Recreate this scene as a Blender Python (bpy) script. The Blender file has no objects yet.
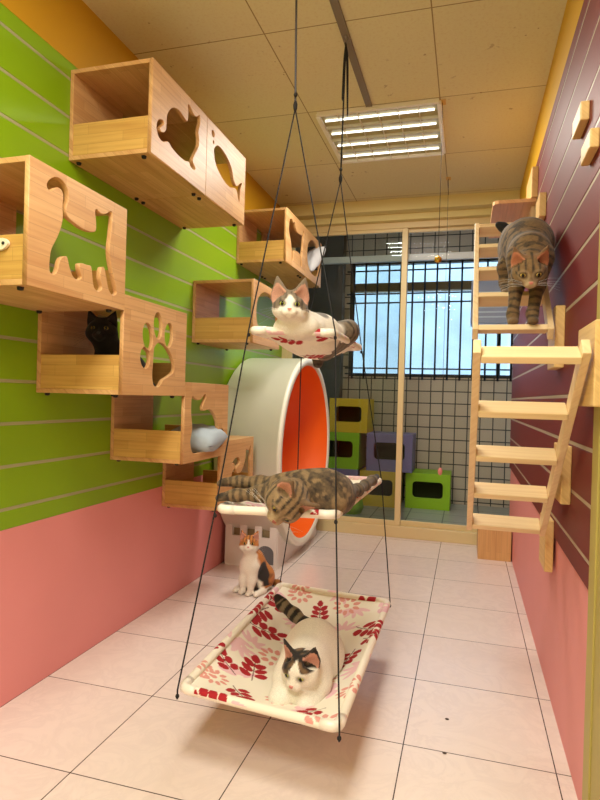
import bpy, bmesh, math, random
import numpy as np
from mathutils import Vector, Matrix

random.seed(7)
scn = bpy.context.scene
COL = scn.collection
V3 = lambda *a: np.array(a, float)

# ------------------------------------------------------------------ room numbers (metres)
XL, XR, YB, ZC = -0.5, 1.546, 3.6, 2.945
YF = -2.6                      # wall behind the viewer
Z_PINK, Z_SLAT = 0.68, 2.635

# ------------------------------------------------------------------ tagging
def tag(o, label=None, cat=None, group=None, kind=None):
    if label: o['label'] = label
    if cat: o['category'] = cat
    if group: o['group'] = group
    if kind: o['kind'] = kind
    return o

def empty(name, loc, label, cat, group=None, rotz=0.0):
    o = bpy.data.objects.new(name, None)
    o.empty_display_size = 0.05
    COL.objects.link(o)
    o.location = loc
    o.rotation_euler = (0, 0, rotz)
    return tag(o, label, cat, group)

def copy_tree(o, parent=None):
    c = o.copy(); COL.objects.link(c)
    if parent is not None: c.parent = parent
    for ch in list(o.children): copy_tree(ch, c)
    return c

# ------------------------------------------------------------------ mesh builder
class MB:
    def __init__(s): s.v = []; s.f = []; s.m = []; s.sm = []
    def add(s, vs, fs, m=0, smooth=False):
        n = len(s.v); s.v += [tuple(map(float, v)) for v in vs]
        for f in fs: s.f.append(tuple(i + n for i in f)); s.m.append(m); s.sm.append(smooth)
        return s
    def box(s, x0, x1, y0, y1, z0, z1, bev=0.0, m=0):
        bm = bmesh.new()
        bmesh.ops.create_cube(bm, size=1)
        for v in bm.verts:
            v.co = Vector((x0 + (v.co.x + .5) * (x1 - x0), y0 + (v.co.y + .5) * (y1 - y0), z0 + (v.co.z + .5) * (z1 - z0)))
        if bev > 0:
            bmesh.ops.bevel(bm, geom=bm.edges[:], offset=bev, segments=2, affect='EDGES', profile=.5)
        bm.verts.index_update()
        s.add([v.co for v in bm.verts], [[v.index for v in f.verts] for f in bm.faces], m)
        bm.free(); return s
    def obox(s, c, ax, ay, az, hx, hy, hz, bev=0.0, m=0):
        """box with centre c, unit axes, half sizes"""
        t = MB().box(-hx, hx, -hy, hy, -hz, hz, bev)
        A = np.stack([ax, ay, az], 1)
        s.add([np.array(c) + A @ np.array(v) for v in t.v], t.f, m); return s
    def tube(s, pts, r, seg=8, m=0, cap=True, closed=False):
        pts = [np.array(p, float) for p in pts]; n = len(pts)
        rs = r if hasattr(r, '__len__') else [r] * n
        rings = []; u = None
        for i in range(n):
            a = pts[i - 1] if (i > 0 or closed) else pts[i]
            b = pts[(i + 1) % n] if (i < n - 1 or closed) else pts[i]
            t = b - a; t /= np.linalg.norm(t) + 1e-12
            if u is None:
                h = V3(0, 0, 1) if abs(t[2]) < .9 else V3(1, 0, 0)
                u = np.cross(t, h)
            u = u - t * (u @ t); u /= np.linalg.norm(u); w = np.cross(t, u)
            rings.append([pts[i] + rs[i] * (math.cos(2 * math.pi * k / seg) * u + math.sin(2 * math.pi * k / seg) * w) for k in range(seg)])
        vs = [p for R in rings for p in R]; fs = []
        for i in range(n - 1 + (1 if closed else 0)):
            j = (i + 1) % n
            for k in range(seg):
                fs.append((i * seg + k, i * seg + (k + 1) % seg, j * seg + (k + 1) % seg, j * seg + k))
        s.add(vs, fs, m, True)
        if cap and not closed:
            s.add(rings[0], [tuple(range(seg))[::-1]], m); s.add(rings[-1], [tuple(range(seg))], m)
        return s
    def prism(s, poly, w0, w1, o, U, V, W, m=0):
        """polygon (u,v) extruded along W from w0 to w1"""
        n = len(poly); o, U, V, W = map(np.array, (o, U, V, W))
        vs = [o + u * U + v * V + w * W for w in (w0, w1) for u, v in poly]
        fs = [tuple(range(n))[::-1], tuple(range(n, 2 * n))] + [(i, (i + 1) % n, n + (i + 1) % n, n + i) for i in range(n)]
        return s.add(vs, fs, m)
    def lathe(s, prof, o, ax, u, w, seg=48, m=0, close=False):
        """prof: list of (along axis, radius)"""
        o, ax, u, w = map(np.array, (o, ax, u, w)); n = len(prof)
        vs = [o + a * ax + r * (math.cos(2 * math.pi * k / seg) * u + math.sin(2 * math.pi * k / seg) * w) for k in range(seg) for a, r in prof]
        fs = []
        for k in range(seg):
            k2 = (k + 1) % seg
            for i in range(n - 1 + (1 if close else 0)):
                j = (i + 1) % n
                fs.append((k * n + i, k2 * n + i, k2 * n + j, k * n + j))
        return s.add(vs, fs, m, True)
    def ell(s, c, r, A=None, seg=14, rings=9, m=0):
        A = np.eye(3) if A is None else np.array(A)
        vs = []; fs = []
        for i in range(rings + 1):
            t = math.pi * i / rings
            for k in range(seg):
                p = 2 * math.pi * k / seg
                q = V3(math.sin(t) * math.cos(p) * r[0], math.sin(t) * math.sin(p) * r[1], math.cos(t) * r[2])
                vs.append(np.array(c) + A @ q)
        for i in range(rings):
            for k in range(seg):
                fs.append((i * seg + k, (i + 1) * seg + k, (i + 1) * seg + (k + 1) % seg, i * seg + (k + 1) % seg))
        return s.add(vs, fs, m, True)
    def build(s, name, mats, parent=None, loc=None, fix=True):
        me = bpy.data.meshes.new(name)
        me.from_pydata(s.v, [], s.f)
        mats = mats if isinstance(mats, (list, tuple)) else [mats]
        for m in mats: me.materials.append(m)
        me.polygons.foreach_set('material_index', s.m)
        me.polygons.foreach_set('use_smooth', s.sm)
        if fix:
            bm = bmesh.new(); bm.from_mesh(me)
            bmesh.ops.remove_doubles(bm, verts=bm.verts[:], dist=1e-6)
            bmesh.ops.recalc_face_normals(bm, faces=bm.faces[:])
            bm.to_mesh(me); bm.free()
        me.update()
        o = bpy.data.objects.new(name, me); COL.objects.link(o)
        if parent is not None: o.parent = parent
        if loc is not None: o.location = loc
        return o

def smooth_loop(pts, n=5):
    """closed Catmull-Rom"""
    P = [np.array(p, float) for p in pts]; N = len(P); out = []
    for i in range(N):
        a, b, c, d = P[i - 1], P[i], P[(i + 1) % N], P[(i + 2) % N]
        for k in range(n):
            t = k / n
            out.append(.5 * (2 * b + (c - a) * t + (2 * a - 5 * b + 4 * c - d) * t * t + (3 * b - a - 3 * c + d) * t ** 3))
    return out

def smooth_path(pts, n=6):
    P = [np.array(p, float) for p in pts]; P = [2 * P[0] - P[1]] + P + [2 * P[-1] - P[-2]]; out = []
    for i in range(1, len(P) - 2):
        a, b, c, d = P[i - 1:i + 3]
        for k in range(n):
            t = k / n
            out.append(.5 * (2 * b + (c - a) * t + (2 * a - 5 * b + 4 * c - d) * t * t + (3 * b - a - 3 * c + d) * t ** 3))
    out.append(P[-2]); return out

def ellipse(cu, cv, ru, rv, rot=0, n=20):
    return [(cu + ru * math.cos(t) * math.cos(rot) - rv * math.sin(t) * math.sin(rot),
             cv + ru * math.cos(t) * math.sin(rot) + rv * math.sin(t) * math.cos(rot)) for t in [2 * math.pi * k / n for k in range(n)]]

def cut_panel(name, outer, holes, th, o, U, V, W, mat, parent, bev=0.0015):
    cu = bpy.data.curves.new('c', 'CURVE'); cu.dimensions = '2D'; cu.fill_mode = 'BOTH'
    cu.extrude = th / 2 - bev; cu.bevel_depth = bev; cu.bevel_resolution = 1; cu.offset = -bev
    for loop in [outer] + holes:
        sp = cu.splines.new('POLY'); sp.points.add(len(loop) - 1)
        for p, q in zip(sp.points, loop): p.co = (q[0], q[1], 0, 1)
        sp.use_cyclic_u = True
    ob = bpy.data.objects.new('c', cu); COL.objects.link(ob)
    dg = bpy.context.evaluated_depsgraph_get()
    me = bpy.data.meshes.new_from_object(ob.evaluated_get(dg))
    bpy.data.objects.remove(ob); bpy.data.curves.remove(cu)
    M = Matrix(((U[0], V[0], W[0], o[0]), (U[1], V[1], W[1], o[1]), (U[2], V[2], W[2], o[2]), (0, 0, 0, 1)))
    me.transform(M); me.name = name
    me.materials.clear(); me.materials.append(mat)
    ob = bpy.data.objects.new(name, me); COL.objects.link(ob)
    if parent is not None: ob.parent = parent
    return ob

# ------------------------------------------------------------------ materials
def lin(r, g, b):
    f = lambda c: (c / 255 / 12.92) if c <= 10.3 else ((c / 255 + .055) / 1.055) ** 2.4
    return (f(r), f(g), f(b), 1)

class NT:
    def __init__(s, name):
        s.mat = bpy.data.materials.new(name); s.mat.use_nodes = True
        s.t = s.mat.node_tree; s.t.nodes.clear()
        s.out = s.n('ShaderNodeOutputMaterial')
    def n(s, kind, inp=None, **kw):
        nd = s.t.nodes.new(kind)
        for k, v in kw.items(): setattr(nd, k, v)
        for k, v in (inp or {}).items(): s.set(nd, k, v)
        return nd
    def set(s, nd, k, v):
        sock = nd.inputs[k]
        if hasattr(v, 'is_output'): s.t.links.new(v, sock)
        elif isinstance(v, bpy.types.Node): s.t.links.new(v.outputs[0], sock)
        else: sock.default_value = v
    def math(s, op, a, b=0.0):
        return s.n('ShaderNodeMath', {0: a, 1: b}, operation=op).outputs[0]
    def mix(s, fac, a, b, blend='MIX'):
        nd = s.n('ShaderNodeMix', data_type='RGBA', blend_type=blend)
        s.set(nd, 0, fac); s.set(nd, 6, a); s.set(nd, 7, b); return nd.outputs[2]
    def ramp(s, fac, stops):
        nd = s.n('ShaderNodeValToRGB', {'Fac': fac}); cr = nd.color_ramp
        while len(cr.elements) < len(stops): cr.elements.new(.5)
        for e, (p, c) in zip(cr.elements, stops): e.position = p; e.color = c
        return nd.outputs[0]
    def noise(s, vec, scale, detail=3.0, rough=.5, dist=0.0):
        return s.n('ShaderNodeTexNoise', {'Vector': vec, 'Scale': scale, 'Detail': detail, 'Roughness': rough, 'Distortion': dist})
    def coord(s, which='Object'): return s.n('ShaderNodeTexCoord').outputs[which]
    def mapping(s, vec, scale=(1, 1, 1), loc=(0, 0, 0), rot=(0, 0, 0)):
        return s.n('ShaderNodeMapping', {'Vector': vec, 'Scale': scale, 'Location': loc, 'Rotation': rot}).outputs[0]
    def bump(s, h, strength=.2, dist=.01):
        return s.n('ShaderNodeBump', {'Height': h, 'Strength': strength, 'Distance': dist}).outputs[0]
    def bsdf(s, color, rough=.6, normal=None, **kw):
        b = s.n('ShaderNodeBsdfPrincipled', {'Base Color': color, 'Roughness': rough})
        if normal is not None: s.set(b, 'Normal', normal)
        for k, v in kw.items(): s.set(b, k.replace('_', ' '), v)
        s.t.links.new(b.outputs[0], s.out.inputs[0]); return s.mat

def plain(name, rgb, rough=.5, var=.06, nscale=8.0, bump=0.0, **kw):
    t = NT(name); c = t.coord()
    nz = t.noise(c, nscale, 4)
    col = t.mix(nz.outputs[0], tuple(x * (1 - var) for x in rgb[:3]) + (1,), tuple(min(1, x * (1 + var)) for x in rgb[:3]) + (1,))
    nm = t.bump(t.noise(c, 220, 3).outputs[0], bump, .003) if bump else None
    return t.bsdf(col, rough, nm, **kw)

def wood(name, axis, c1=(214, 168, 112), c2=(226, 186, 128), c3=(178, 120, 66), strip=.042, lam=True, rough=.45):
    t = NT(name); co = t.coord()
    rnd = t.n('ShaderNodeObjectInfo').outputs['Random']
    sep = t.n('ShaderNodeSeparateXYZ', {0: co})
    i = 'xyz'.index(axis); oth = [k for k in range(3) if k != i]
    along = t.math('ADD', sep.outputs[i], t.math('MULTIPLY', rnd, 3.7))
    cross = t.math('ADD', sep.outputs[oth[0]], t.math('ADD', sep.outputs[oth[1]], t.math('MULTIPLY', rnd, 1.9)))
    cv = t.n('ShaderNodeCombineXYZ', {0: along, 1: cross, 2: 0.0}).outputs[0]
    if lam:
        br = t.n('ShaderNodeTexBrick', {'Vector': cv, 'Color1': lin(*c1), 'Color2': lin(*c2), 'Mortar': lin(*[int(x * .8) for x in c1]),
                 'Scale': 1.0, 'Mortar Size': 0.0006, 'Bias': 0.0, 'Brick Width': .27, 'Row Height': strip, 'Mortar Smooth': .5}, offset=.37).outputs[0]
    else:
        br = t.mix(t.noise(cv, 3).outputs[0], lin(*c1), lin(*c2))
    g = t.mapping(cv, (2.2, 70, 1))
    nz = t.noise(g, 1.0, 4, .6, .3)
    g2 = t.mapping(cv, (1.1, 14, 1))
    nz2 = t.noise(g2, 1.0, 3, .55, 1.0)
    f = t.ramp(nz.outputs[0], [(.42, (0, 0, 0, 1)), (.75, (1, 1, 1, 1))])
    f2 = t.ramp(nz2.outputs[0], [(.5, (0, 0, 0, 1)), (.72, (1, 1, 1, 1))])
    col = t.mix(t.math('MULTIPLY', f, .45), br, lin(*c3))
    col = t.mix(t.math('MULTIPLY', f2, .35), col, lin(*c3))
    return t.bsdf(col, rough, t.bump(nz.outputs[0], .06, .002))

M = {}
M['wood_y'] = wood('pine_board_lengthwise', 'y', (208, 158, 102), (224, 178, 122), (172, 112, 62))
M['wood_x'] = wood('pine_board_crosswise', 'x', (206, 160, 84), (222, 178, 100), (170, 112, 46))
M['wood_z'] = wood('pine_board_upright', 'z', (214, 166, 106), (228, 182, 120), (176, 118, 64))
M['ladder_x'] = wood('ladder_wood_crosswise', 'x', (238, 208, 158), (242, 216, 170), (212, 170, 118), lam=False)
M['ladder_z'] = wood('ladder_wood_upright', 'z', (238, 208, 158), (242, 216, 170), (212, 170, 118), lam=False)
M['block'] = wood('block_wood', 'y', (226, 186, 118), (236, 200, 136), (184, 134, 70), lam=False)
M['pink'] = plain('pink_wall_paint', lin(232, 148, 146), .55, .05, 3, .05)
M['orange_wall'] = plain('orange_wall_paint', lin(204, 152, 14), .6, .05, 3, .05)
M['yellow_wall'] = plain('yellow_wall_paint', lin(222, 172, 18), .6, .05, 3, .05)
M['green'] = plain('lime_green_slat_board', lin(132, 172, 16), .38, .05, 2.5, .02)
M['red'] = plain('dark_red_slat_board', lin(112, 24, 22), .55, .08, 2.5, .02)
M['groove'] = plain('grey_groove_insert', lin(166, 164, 124), .45)
M['groove_red'] = plain('grey_groove_insert_red', lin(176, 160, 136), .45)
M['cream_frame'] = plain('cream_door_frame', lin(222, 200, 148), .4, .05, 6)
M['beam'] = plain('cream_beam_paint', lin(226, 212, 150), .6, .04, 4)
M['rear'] = plain('rear_wall_paint', lin(225, 215, 190), .7)
M['trim_yellow'] = plain('olive_trim_paint', lin(178, 162, 84), .5)
M['white_plastic'] = plain('white_plastic', lin(244, 240, 226), .3, .02)
M['pvc'] = plain('white_pvc_pipe', lin(246, 238, 224), .28, .02)
M['shell'] = plain('white_shell_gloss', lin(244, 242, 226), .32, .015)
M['orange'] = plain('orange_lining', lin(255, 108, 8), .5, .03)
M['black'] = plain('black_rubber', lin(22, 20, 20), .5)
M['rope'] = plain('black_rope', lin(24, 22, 24), .8)
M['rope_grey'] = plain('grey_rope', lin(86, 84, 90), .8)
M['steel'] = plain('steel_hook', lin(150, 146, 138), .35, .05, 8, 0, Metallic=.9)
M['duct'] = plain('grey_conduit', lin(128, 116, 98), .5)
M['bars'] = plain('dark_iron_bars', lin(24, 30, 40), .5)
M['dark_frame'] = plain('dark_window_frame', lin(60, 52, 40), .5)
M['roller'] = plain('brown_window_band', lin(110, 88, 48), .6)
M['pale_grey'] = plain('pale_grey_bar', lin(222, 222, 228), .5)
M['outside'] = plain('pale_outside_wall', lin(180, 200, 216), .9, .34, 2.6)
M['castle'] = plain('pale_castle_board', lin(238, 232, 226), .5)
M['gap_shade'] = plain('brown_gap_shade', lin(150, 132, 96), .6)  # colour of the shaded wall seen through the battlement gaps
M['doorway'] = plain('grey_doorway', lin(110, 112, 116), .6)
M['pillow_blue'] = plain('grey_blue_cushion', lin(176, 190, 200), .85, .06, 20, .25)
M['pillow_white'] = plain('white_cushion', lin(226, 230, 236), .85, .05, 20, .25)
M['gold'] = plain('gold_bell', lin(222, 178, 70), .25, .05, 8, 0, Metallic=.8)
M['thread'] = plain('dark_thread', lin(90, 80, 66), .8)
M['tape'] = plain('yellow_tape', lin(214, 172, 84), .6)
M['toy_pink'] = plain('pink_feather', lin(220, 140, 130), .8)
M['cream_toy'] = plain('cream_plastic', lin(236, 226, 200), .35)
M['crumb'] = plain('dark_crumb', lin(70, 54, 44), .8)
for n, c in dict(cube_green=(152, 196, 18), cube_yellow=(232, 186, 28), cube_purple=(132, 120, 160), cube_yellow_two=(214, 176, 50), bag_green=(150, 190, 60)).items():
    M[n] = plain(n, lin(*c), .5, .05)
M['cube_shade'] = plain('cube_inside_shade', lin(60, 66, 26), .8)
M['appliance'] = plain('lilac_grey_casing', lin(176, 172, 190), .4)

def floor_mat():
    t = NT('cream_marble_tiles'); co = t.coord()
    br = t.n('ShaderNodeTexBrick', {'Vector': co, 'Color1': lin(236, 222, 214), 'Color2': lin(230, 214, 206), 'Mortar': lin(62, 48, 42),
             'Scale': 1.0, 'Mortar Size': .0022, 'Mortar Smooth': .2, 'Bias': 0.0, 'Brick Width': .5, 'Row Height': .5}, offset=0.0, squash=1.0)
    nz = t.noise(co, 5.5, 7, .62, 1.6)
    v = t.ramp(nz.outputs[0], [(.42, (0, 0, 0, 1)), (.5, (1, 1, 1, 1)), (.58, (0, 0, 0, 1))])
    nz2 = t.noise(co, 2.2, 4, .5)
    col = t.mix(t.math('MULTIPLY', v, t.math('MULTIPLY', nz2.outputs[0], .35)), br.outputs[0], lin(198, 182, 180))
    h = t.math('SUBTRACT', 1.0, br.outputs['Fac'])
    rg = t.math('ADD', .16, t.math('MULTIPLY', nz2.outputs[0], .14))
    return t.bsdf(col, rg, t.bump(h, .3, .002))
M['floor'] = floor_mat()

def ceil_mat():
    t = NT('tan_ceiling_tiles'); co = t.coord()
    p = t.mapping(co, (1, 1, 1), (-.205, -.245, 0))
    br = t.n('ShaderNodeTexBrick', {'Vector': p, 'Color1': lin(224, 215, 170), 'Color2': lin(218, 208, 164), 'Mortar': lin(150, 128, 84),
             'Scale': 1.0, 'Mortar Size': .0035, 'Mortar Smooth': .3, 'Bias': 0.0, 'Brick Width': .78, 'Row Height': .78}, offset=0.0)
    n1 = t.noise(co, 70, 3, .6)
    n2 = t.noise(co, 2.4, 3)
    col = t.mix(t.ramp(n1.outputs[0], [(.5, (0, 0, 0, 1)), (.8, (.5, .5, .5, 1))]), br.outputs[0], lin(206, 182, 128))
    sp = t.noise(co, 22, 2, .5)
    spots = t.math('MULTIPLY', t.ramp(sp.outputs[0], [(.70, (0, 0, 0, 1)), (.74, (1, 1, 1, 1))]), t.ramp(n2.outputs[0], [(.5, (0, 0, 0, 1)), (.6, (1, 1, 1, 1))]))
    col = t.mix(t.math('MULTIPLY', spots, .6), col, lin(120, 70, 30))
    return t.bsdf(col, .85, t.bump(n1.outputs[0], .25, .004))
M['ceiling'] = ceil_mat()

def tile_wall(name, ax, c1, c2, mort, size):
    t = NT(name); sep = t.n('ShaderNodeSeparateXYZ', {0: t.coord()})
    cv = t.n('ShaderNodeCombineXYZ', {0: sep.outputs[ax[0]], 1: sep.outputs[ax[1]], 2: 0.0}).outputs[0]
    br = t.n('ShaderNodeTexBrick', {'Vector': cv, 'Color1': lin(*c1), 'Color2': lin(*c2), 'Mortar': lin(*mort), 'Scale': 1.0,
             'Mortar Size': .006, 'Mortar Smooth': .1, 'Bias': 0.0, 'Brick Width': size, 'Row Height': size}, offset=0.0)
    return t.bsdf(br.outputs[0], .3, t.bump(t.math('SUBTRACT', 1.0, br.outputs['Fac']), .4, .004))
M['btile'] = tile_wall('grey_balcony_wall_tiles', (0, 2), (204, 182, 158), (192, 172, 148), (62, 55, 48), .132)
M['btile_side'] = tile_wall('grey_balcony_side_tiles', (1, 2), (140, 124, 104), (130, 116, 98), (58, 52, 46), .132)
M['bfloor'] = tile_wall('grey_balcony_floor_tiles', (0, 1), (176, 172, 160), (168, 164, 152), (90, 86, 80), .33)

def glass_mat(name='door_glass', refl=1.0, tint=(.93, .96, .95, 1)):
    t = NT(name)
    lw = t.n('ShaderNodeFresnel', {'IOR': 1.5})
    tr = t.n('ShaderNodeBsdfTransparent', {'Color': tint}); gl = t.n('ShaderNodeBsdfGlossy', {'Color': (1, 1, 1, 1), 'Roughness': .01})
    mx = t.n('ShaderNodeMixShader', {0: t.math('MULTIPLY', lw.outputs[0], refl), 1: tr.outputs[0], 2: gl.outputs[0]})
    t.t.links.new(mx.outputs[0], t.out.inputs[0]); return t.mat
M['glass'] = glass_mat('door_glass_left', .35, (.80, .84, .82, 1))
M['glass_clear'] = glass_mat('door_glass_right', .05, (.95, .97, .97, 1))

def emit(name, rgb, st):
    t = NT(name); e = t.n('ShaderNodeEmission', {'Color': rgb, 'Strength': st})
    t.t.links.new(e.outputs[0], t.out.inputs[0]); return t.mat
M['tube'] = emit('fluorescent_tube', (1.0, .97, .86, 1), 3.0)
M['reflector'] = plain('white_reflector', lin(240, 236, 220), .3)
M['mirror'] = plain('olive_reflector', lin(170, 160, 110), .4)
M['louver'] = plain('bright_louver', lin(214, 208, 180), .35)

def attr_mat(name, rough=.8, fur=False, sheen=0.0):
    t = NT(name); a = t.n('ShaderNodeVertexColor', layer_name='Col').outputs[0]; co = t.coord()
    if fur:
        nz = t.noise(co, 260, 3, .7)
        nz2 = t.noise(co, 90, 3, .6)
        v = t.ramp(nz.outputs[0], [(.3, (.72, .72, .72, 1)), (.7, (1.18, 1.18, 1.18, 1))])
        col = t.mix(.6, a, v, 'MULTIPLY')
        h = t.math('ADD', nz.outputs[0], t.math('MULTIPLY', nz2.outputs[0], 1.2))
        return t.bsdf(col, rough, t.bump(h, .28, .003), Sheen_Weight=sheen)
    nz = t.noise(co, 500, 2)
    return t.bsdf(a, rough, t.bump(nz.outputs[0], .12, .001), Sheen_Weight=sheen)
M['fabric'] = attr_mat('printed_fabric', .85)
M['fur'] = attr_mat('cat_fur', .85, True, .12)

def eye_mat(name, rgb):
    return plain(name, rgb, .08, .15, 60, 0, Coat_Weight=1.0)
M['eye_green'] = eye_mat('green_eye', lin(176, 180, 90))
M['eye_yellow'] = eye_mat('amber_eye', lin(206, 176, 84))
M['eye_amber_dim'] = eye_mat('dim_amber_eye', lin(150, 130, 60))
M['pupil'] = plain('dark_pupil', lin(8, 8, 8), .08, .05)
M['nose_pink'] = plain('pink_nose', lin(216, 142, 130), .5)
M['nose_brown'] = plain('brown_nose', lin(150, 84, 66), .5)
M['nose_black'] = plain('black_nose', lin(20, 18, 18), .4)

# ------------------------------------------------------------------ camera (solved from the floor tile lattice)
f_px, yaw, pit, rol = 578.07, -0.282, -0.0055, 0.0276
cam_o = V3(1.18445, -1.57135, 1.2199)
Fv = V3(math.sin(yaw) * math.cos(pit), math.cos(yaw) * math.cos(pit), math.sin(pit))
R0 = V3(math.cos(yaw), -math.sin(yaw), 0); U0 = np.cross(R0, Fv)
Rv = math.cos(rol) * R0 + math.sin(rol) * U0; Uv = -math.sin(rol) * R0 + math.cos(rol) * U0
cd = bpy.data.cameras.new('camera'); cam = bpy.data.objects.new('camera', cd); COL.objects.link(cam)
cam.matrix_world = Matrix(((Rv[0], Uv[0], -Fv[0], cam_o[0]), (Rv[1], Uv[1], -Fv[1], cam_o[1]), (Rv[2], Uv[2], -Fv[2], cam_o[2]), (0, 0, 0, 1)))
cd.sensor_fit = 'HORIZONTAL'; cd.sensor_width = 36; cd.lens = 36 * f_px / 600; cd.clip_start = .05
scn.camera = cam

# ------------------------------------------------------------------ room shell
def structure(name, mb, mats, label=None, parent=None):
    o = mb.build(name, mats, parent); o['kind'] = 'structure'
    if label and parent is None: o['label'] = label
    return o

structure('floor', MB().box(XL - .1, XR + .1, YF - .1, YB + .05, -.1, 0), M['floor'], 'cream marble floor tiles with dark grout lines')
structure('ceiling', MB().box(XL - .1, XR + .1, YF - .1, YB + .1, ZC, ZC + .1), M['ceiling'], 'tan suspended ceiling of square tiles')
structure('wall_left', MB().box(XL - .1, XL, YF - .1, YB, 0, Z_PINK).box(XL - .1, XL - .014, YF - .1, YB, Z_PINK, Z_SLAT, m=2).box(XL - .1, XL, YF - .1, YB, Z_SLAT, ZC, m=1),
          [M['pink'], M['orange_wall'], M['groove']], 'left wall painted pink below and orange above')
structure('wall_right', MB().box(XR, XR + .1, YF - .1, YB - .04, 0, Z_PINK).box(XR + .004, XR + .1, YF - .1, YB - .04, Z_PINK, Z_SLAT, m=2).box(XR, XR + .1, YF - .1, YB - .04, Z_SLAT, ZC, m=1),
          [M['pink'], M['yellow_wall'], M['groove_red']], 'right wall painted pink below and yellow above')
structure('wall_front', MB().box(XL - .1, XR + .1, YF - .1, YF, 0, ZC), M['rear'], 'pale wall behind the viewer')

def slats(name, xa, xb, y0, y1, mat, gm, label):
    """slatwall boards with grey inserts in the grooves"""
    mb = MB(); n = 12; zs = [Z_PINK] + [.7575 + .1641 * k for k in range(n)] + [Z_SLAT]
    g = .0062
    for a, b in zip(zs[:-1], zs[1:]):
        lo = a + (g if a > Z_PINK else 0); hi = b - (g if b < Z_SLAT else 0)
        mb.box(xa, xb, y0, y1, lo, hi, .0025)
    xm = (xa + xb) / 2
    for z in zs[1:-1]:
        if xa < 0: mb.box(xa, xb - .0015, y0, y1, z - g, z + g, m=1)
        else: mb.box(xa + .0015, xb, y0, y1, z - g, z + g, m=1)
    return structure(name, mb, [mat, gm], label)
slats('wall_left_panel', XL - .014, XL, YF, YB - .002, M['green'], M['groove'], 'lime green slatwall boards with thin grey grooves on the left wall')
slats('wall_right_panel', XR - .010, XR + .004, .27, YB - .042, M['red'], M['groove_red'], 'dark red slatwall boards with thin grey grooves on the right wall')
structure('trim_1', MB().box(XR - .011, XR + .01, .19, .2695, 0, ZC, .003).box(XR - .006, XR + .01, -.25, .19, 0, ZC, .003), M['trim_yellow'], 'olive yellow upright trim ending the red boards at the right edge')
structure('trim_2', MB().box(XL, XR, 3.42, YB, 2.845, ZC, .004).box(XL, XR, 3.52, YB, 2.79, 2.846, .003), M['beam'], 'cream beam under the ceiling above the glass doors')
structure('trim_3', MB().box(.562, .600, -1.9, 1.80, ZC - .012, ZC, .002), M['duct'], 'grey conduit strip along the ceiling')

# sliding doors in the back opening
DY = YB
fr = MB()
fr.box(XL, XR + .3, DY - .03, DY + .06, 0, .10, .004)                # sill
fr.box(XL, XR + .3, DY - .02, DY + .06, 2.735, 2.80, .003)           # head
fr.box(XL, XL + .05, DY - .02, DY + .06, .1, 2.74, .003).box(XR + .22, XR + .3, DY - .03, DY + .06, .1, 2.74, .003)
structure('wall_back', fr, M['cream_frame'], 'cream sliding door frame across the back opening')
def door(name, x0, x1, y0, y1, glass, label):
    d = bpy.data.objects.new(name, None); COL.objects.link(d); d['kind'] = 'structure'; d['label'] = label
    d.location = ((x0 + x1) / 2, y0, .1)
    ox, oy, oz = -d.location[0], -d.location[1], -.1
    m = MB(); w = .05; z0, z1 = .1, 2.735
    m.box(x0 + ox, x0 + w + ox, y0 + oy, y1 + oy, z0 + oz, z1 + oz, .003).box(x1 - w + ox, x1 + ox, y0 + oy, y1 + oy, z0 + oz, z1 + oz, .003)
    m.box(x0 + w + ox, x1 - w + ox, y0 + oy, y1 + oy, z0 + oz, z0 + .045 + oz, .003).box(x0 + w + ox, x1 - w + ox, y0 + oy, y1 + oy, z1 - .03 + oz, z1 + oz, .003)
    m.build('frame', M['cream_frame'], d)
    ym = (y0 + y1) / 2
    MB().box(x0 + w + ox, x1 - w + ox, ym - .003 + oy, ym + .003 + oy, z0 + .045 + oz, z1 - .03 + oz).build('pane', glass, d)
    return d
door('door_1', XL + .05, .640, DY - .012, DY + .022, M['glass'], 'left sliding glass door with reflective pane')
door('door_2', .590, XR + .22, DY + .024, DY + .056, M['glass_clear'], 'right sliding glass door behind the ladder')

# balcony
BY = 4.95
structure('floor_balcony', MB().box(XL - .3, XR + .3, YB + .06, BY + .1, -.02, .10), M['bfloor'], 'grey tiled balcony floor')
WX0, WX1, WZ0, WZ1 = -.143, 1.62, 1.473, 2.77
w = MB()
w.box(XL - .3, XR + .3, BY, BY + .12, .1, WZ0).box(XL - .3, XR + .3, BY, BY + .12, WZ1, 3.1)
w.box(XL - .3, WX0, BY, BY + .12, WZ0, WZ1).box(WX1, XR + .3, BY, BY + .12, WZ0, WZ1)
structure('wall_balcony', w, M['btile'], 'balcony wall of small grey tiles around the barred window')
structure('wall_balcony_pillar', MB().box(XL - .3, -.20, 4.80, BY, .1, 3.1), plain('dark_pillar', lin(84, 76, 66), .5), 'dark pillar at the left of the balcony window')
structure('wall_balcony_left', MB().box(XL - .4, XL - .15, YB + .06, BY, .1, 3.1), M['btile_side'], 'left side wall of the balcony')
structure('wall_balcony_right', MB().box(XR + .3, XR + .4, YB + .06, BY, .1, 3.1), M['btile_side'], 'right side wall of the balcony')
structure('ceiling_balcony', MB().box(XL - .4, XR + .4, YB + .06, BY + .15, 3.1, 3.2), M['rear'], 'balcony ceiling')
win = bpy.data.objects.new('window_1', None); COL.objects.link(win); win['kind'] = 'structure'; win['label'] = 'wide balcony window behind dark vertical iron bars'
win.location = ((WX0 + WX1) / 2, BY, WZ0)
ox, oz = -win.location[0], -WZ0
m = MB()
for x in (WX0, 1.47): m.box(x + ox, x + .04 + ox, .02, .09, 0, WZ1 + oz, .002)
m.box(WX0 + ox, WX1 + ox, .02, .09, 0, .03, .002).box(WX0 + ox, WX1 + ox, .02, .09, WZ1 + oz - .03, WZ1 + oz, .002)
m.build('frame', M['dark_frame'], win)
MB().box(WX0 + ox, WX1 + ox, .0, .1, 2.437 + oz, 2.53 + oz, .003).build('transom', M['roller'], win)
m = MB(); k = 0; x = WX0 + .055
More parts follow.
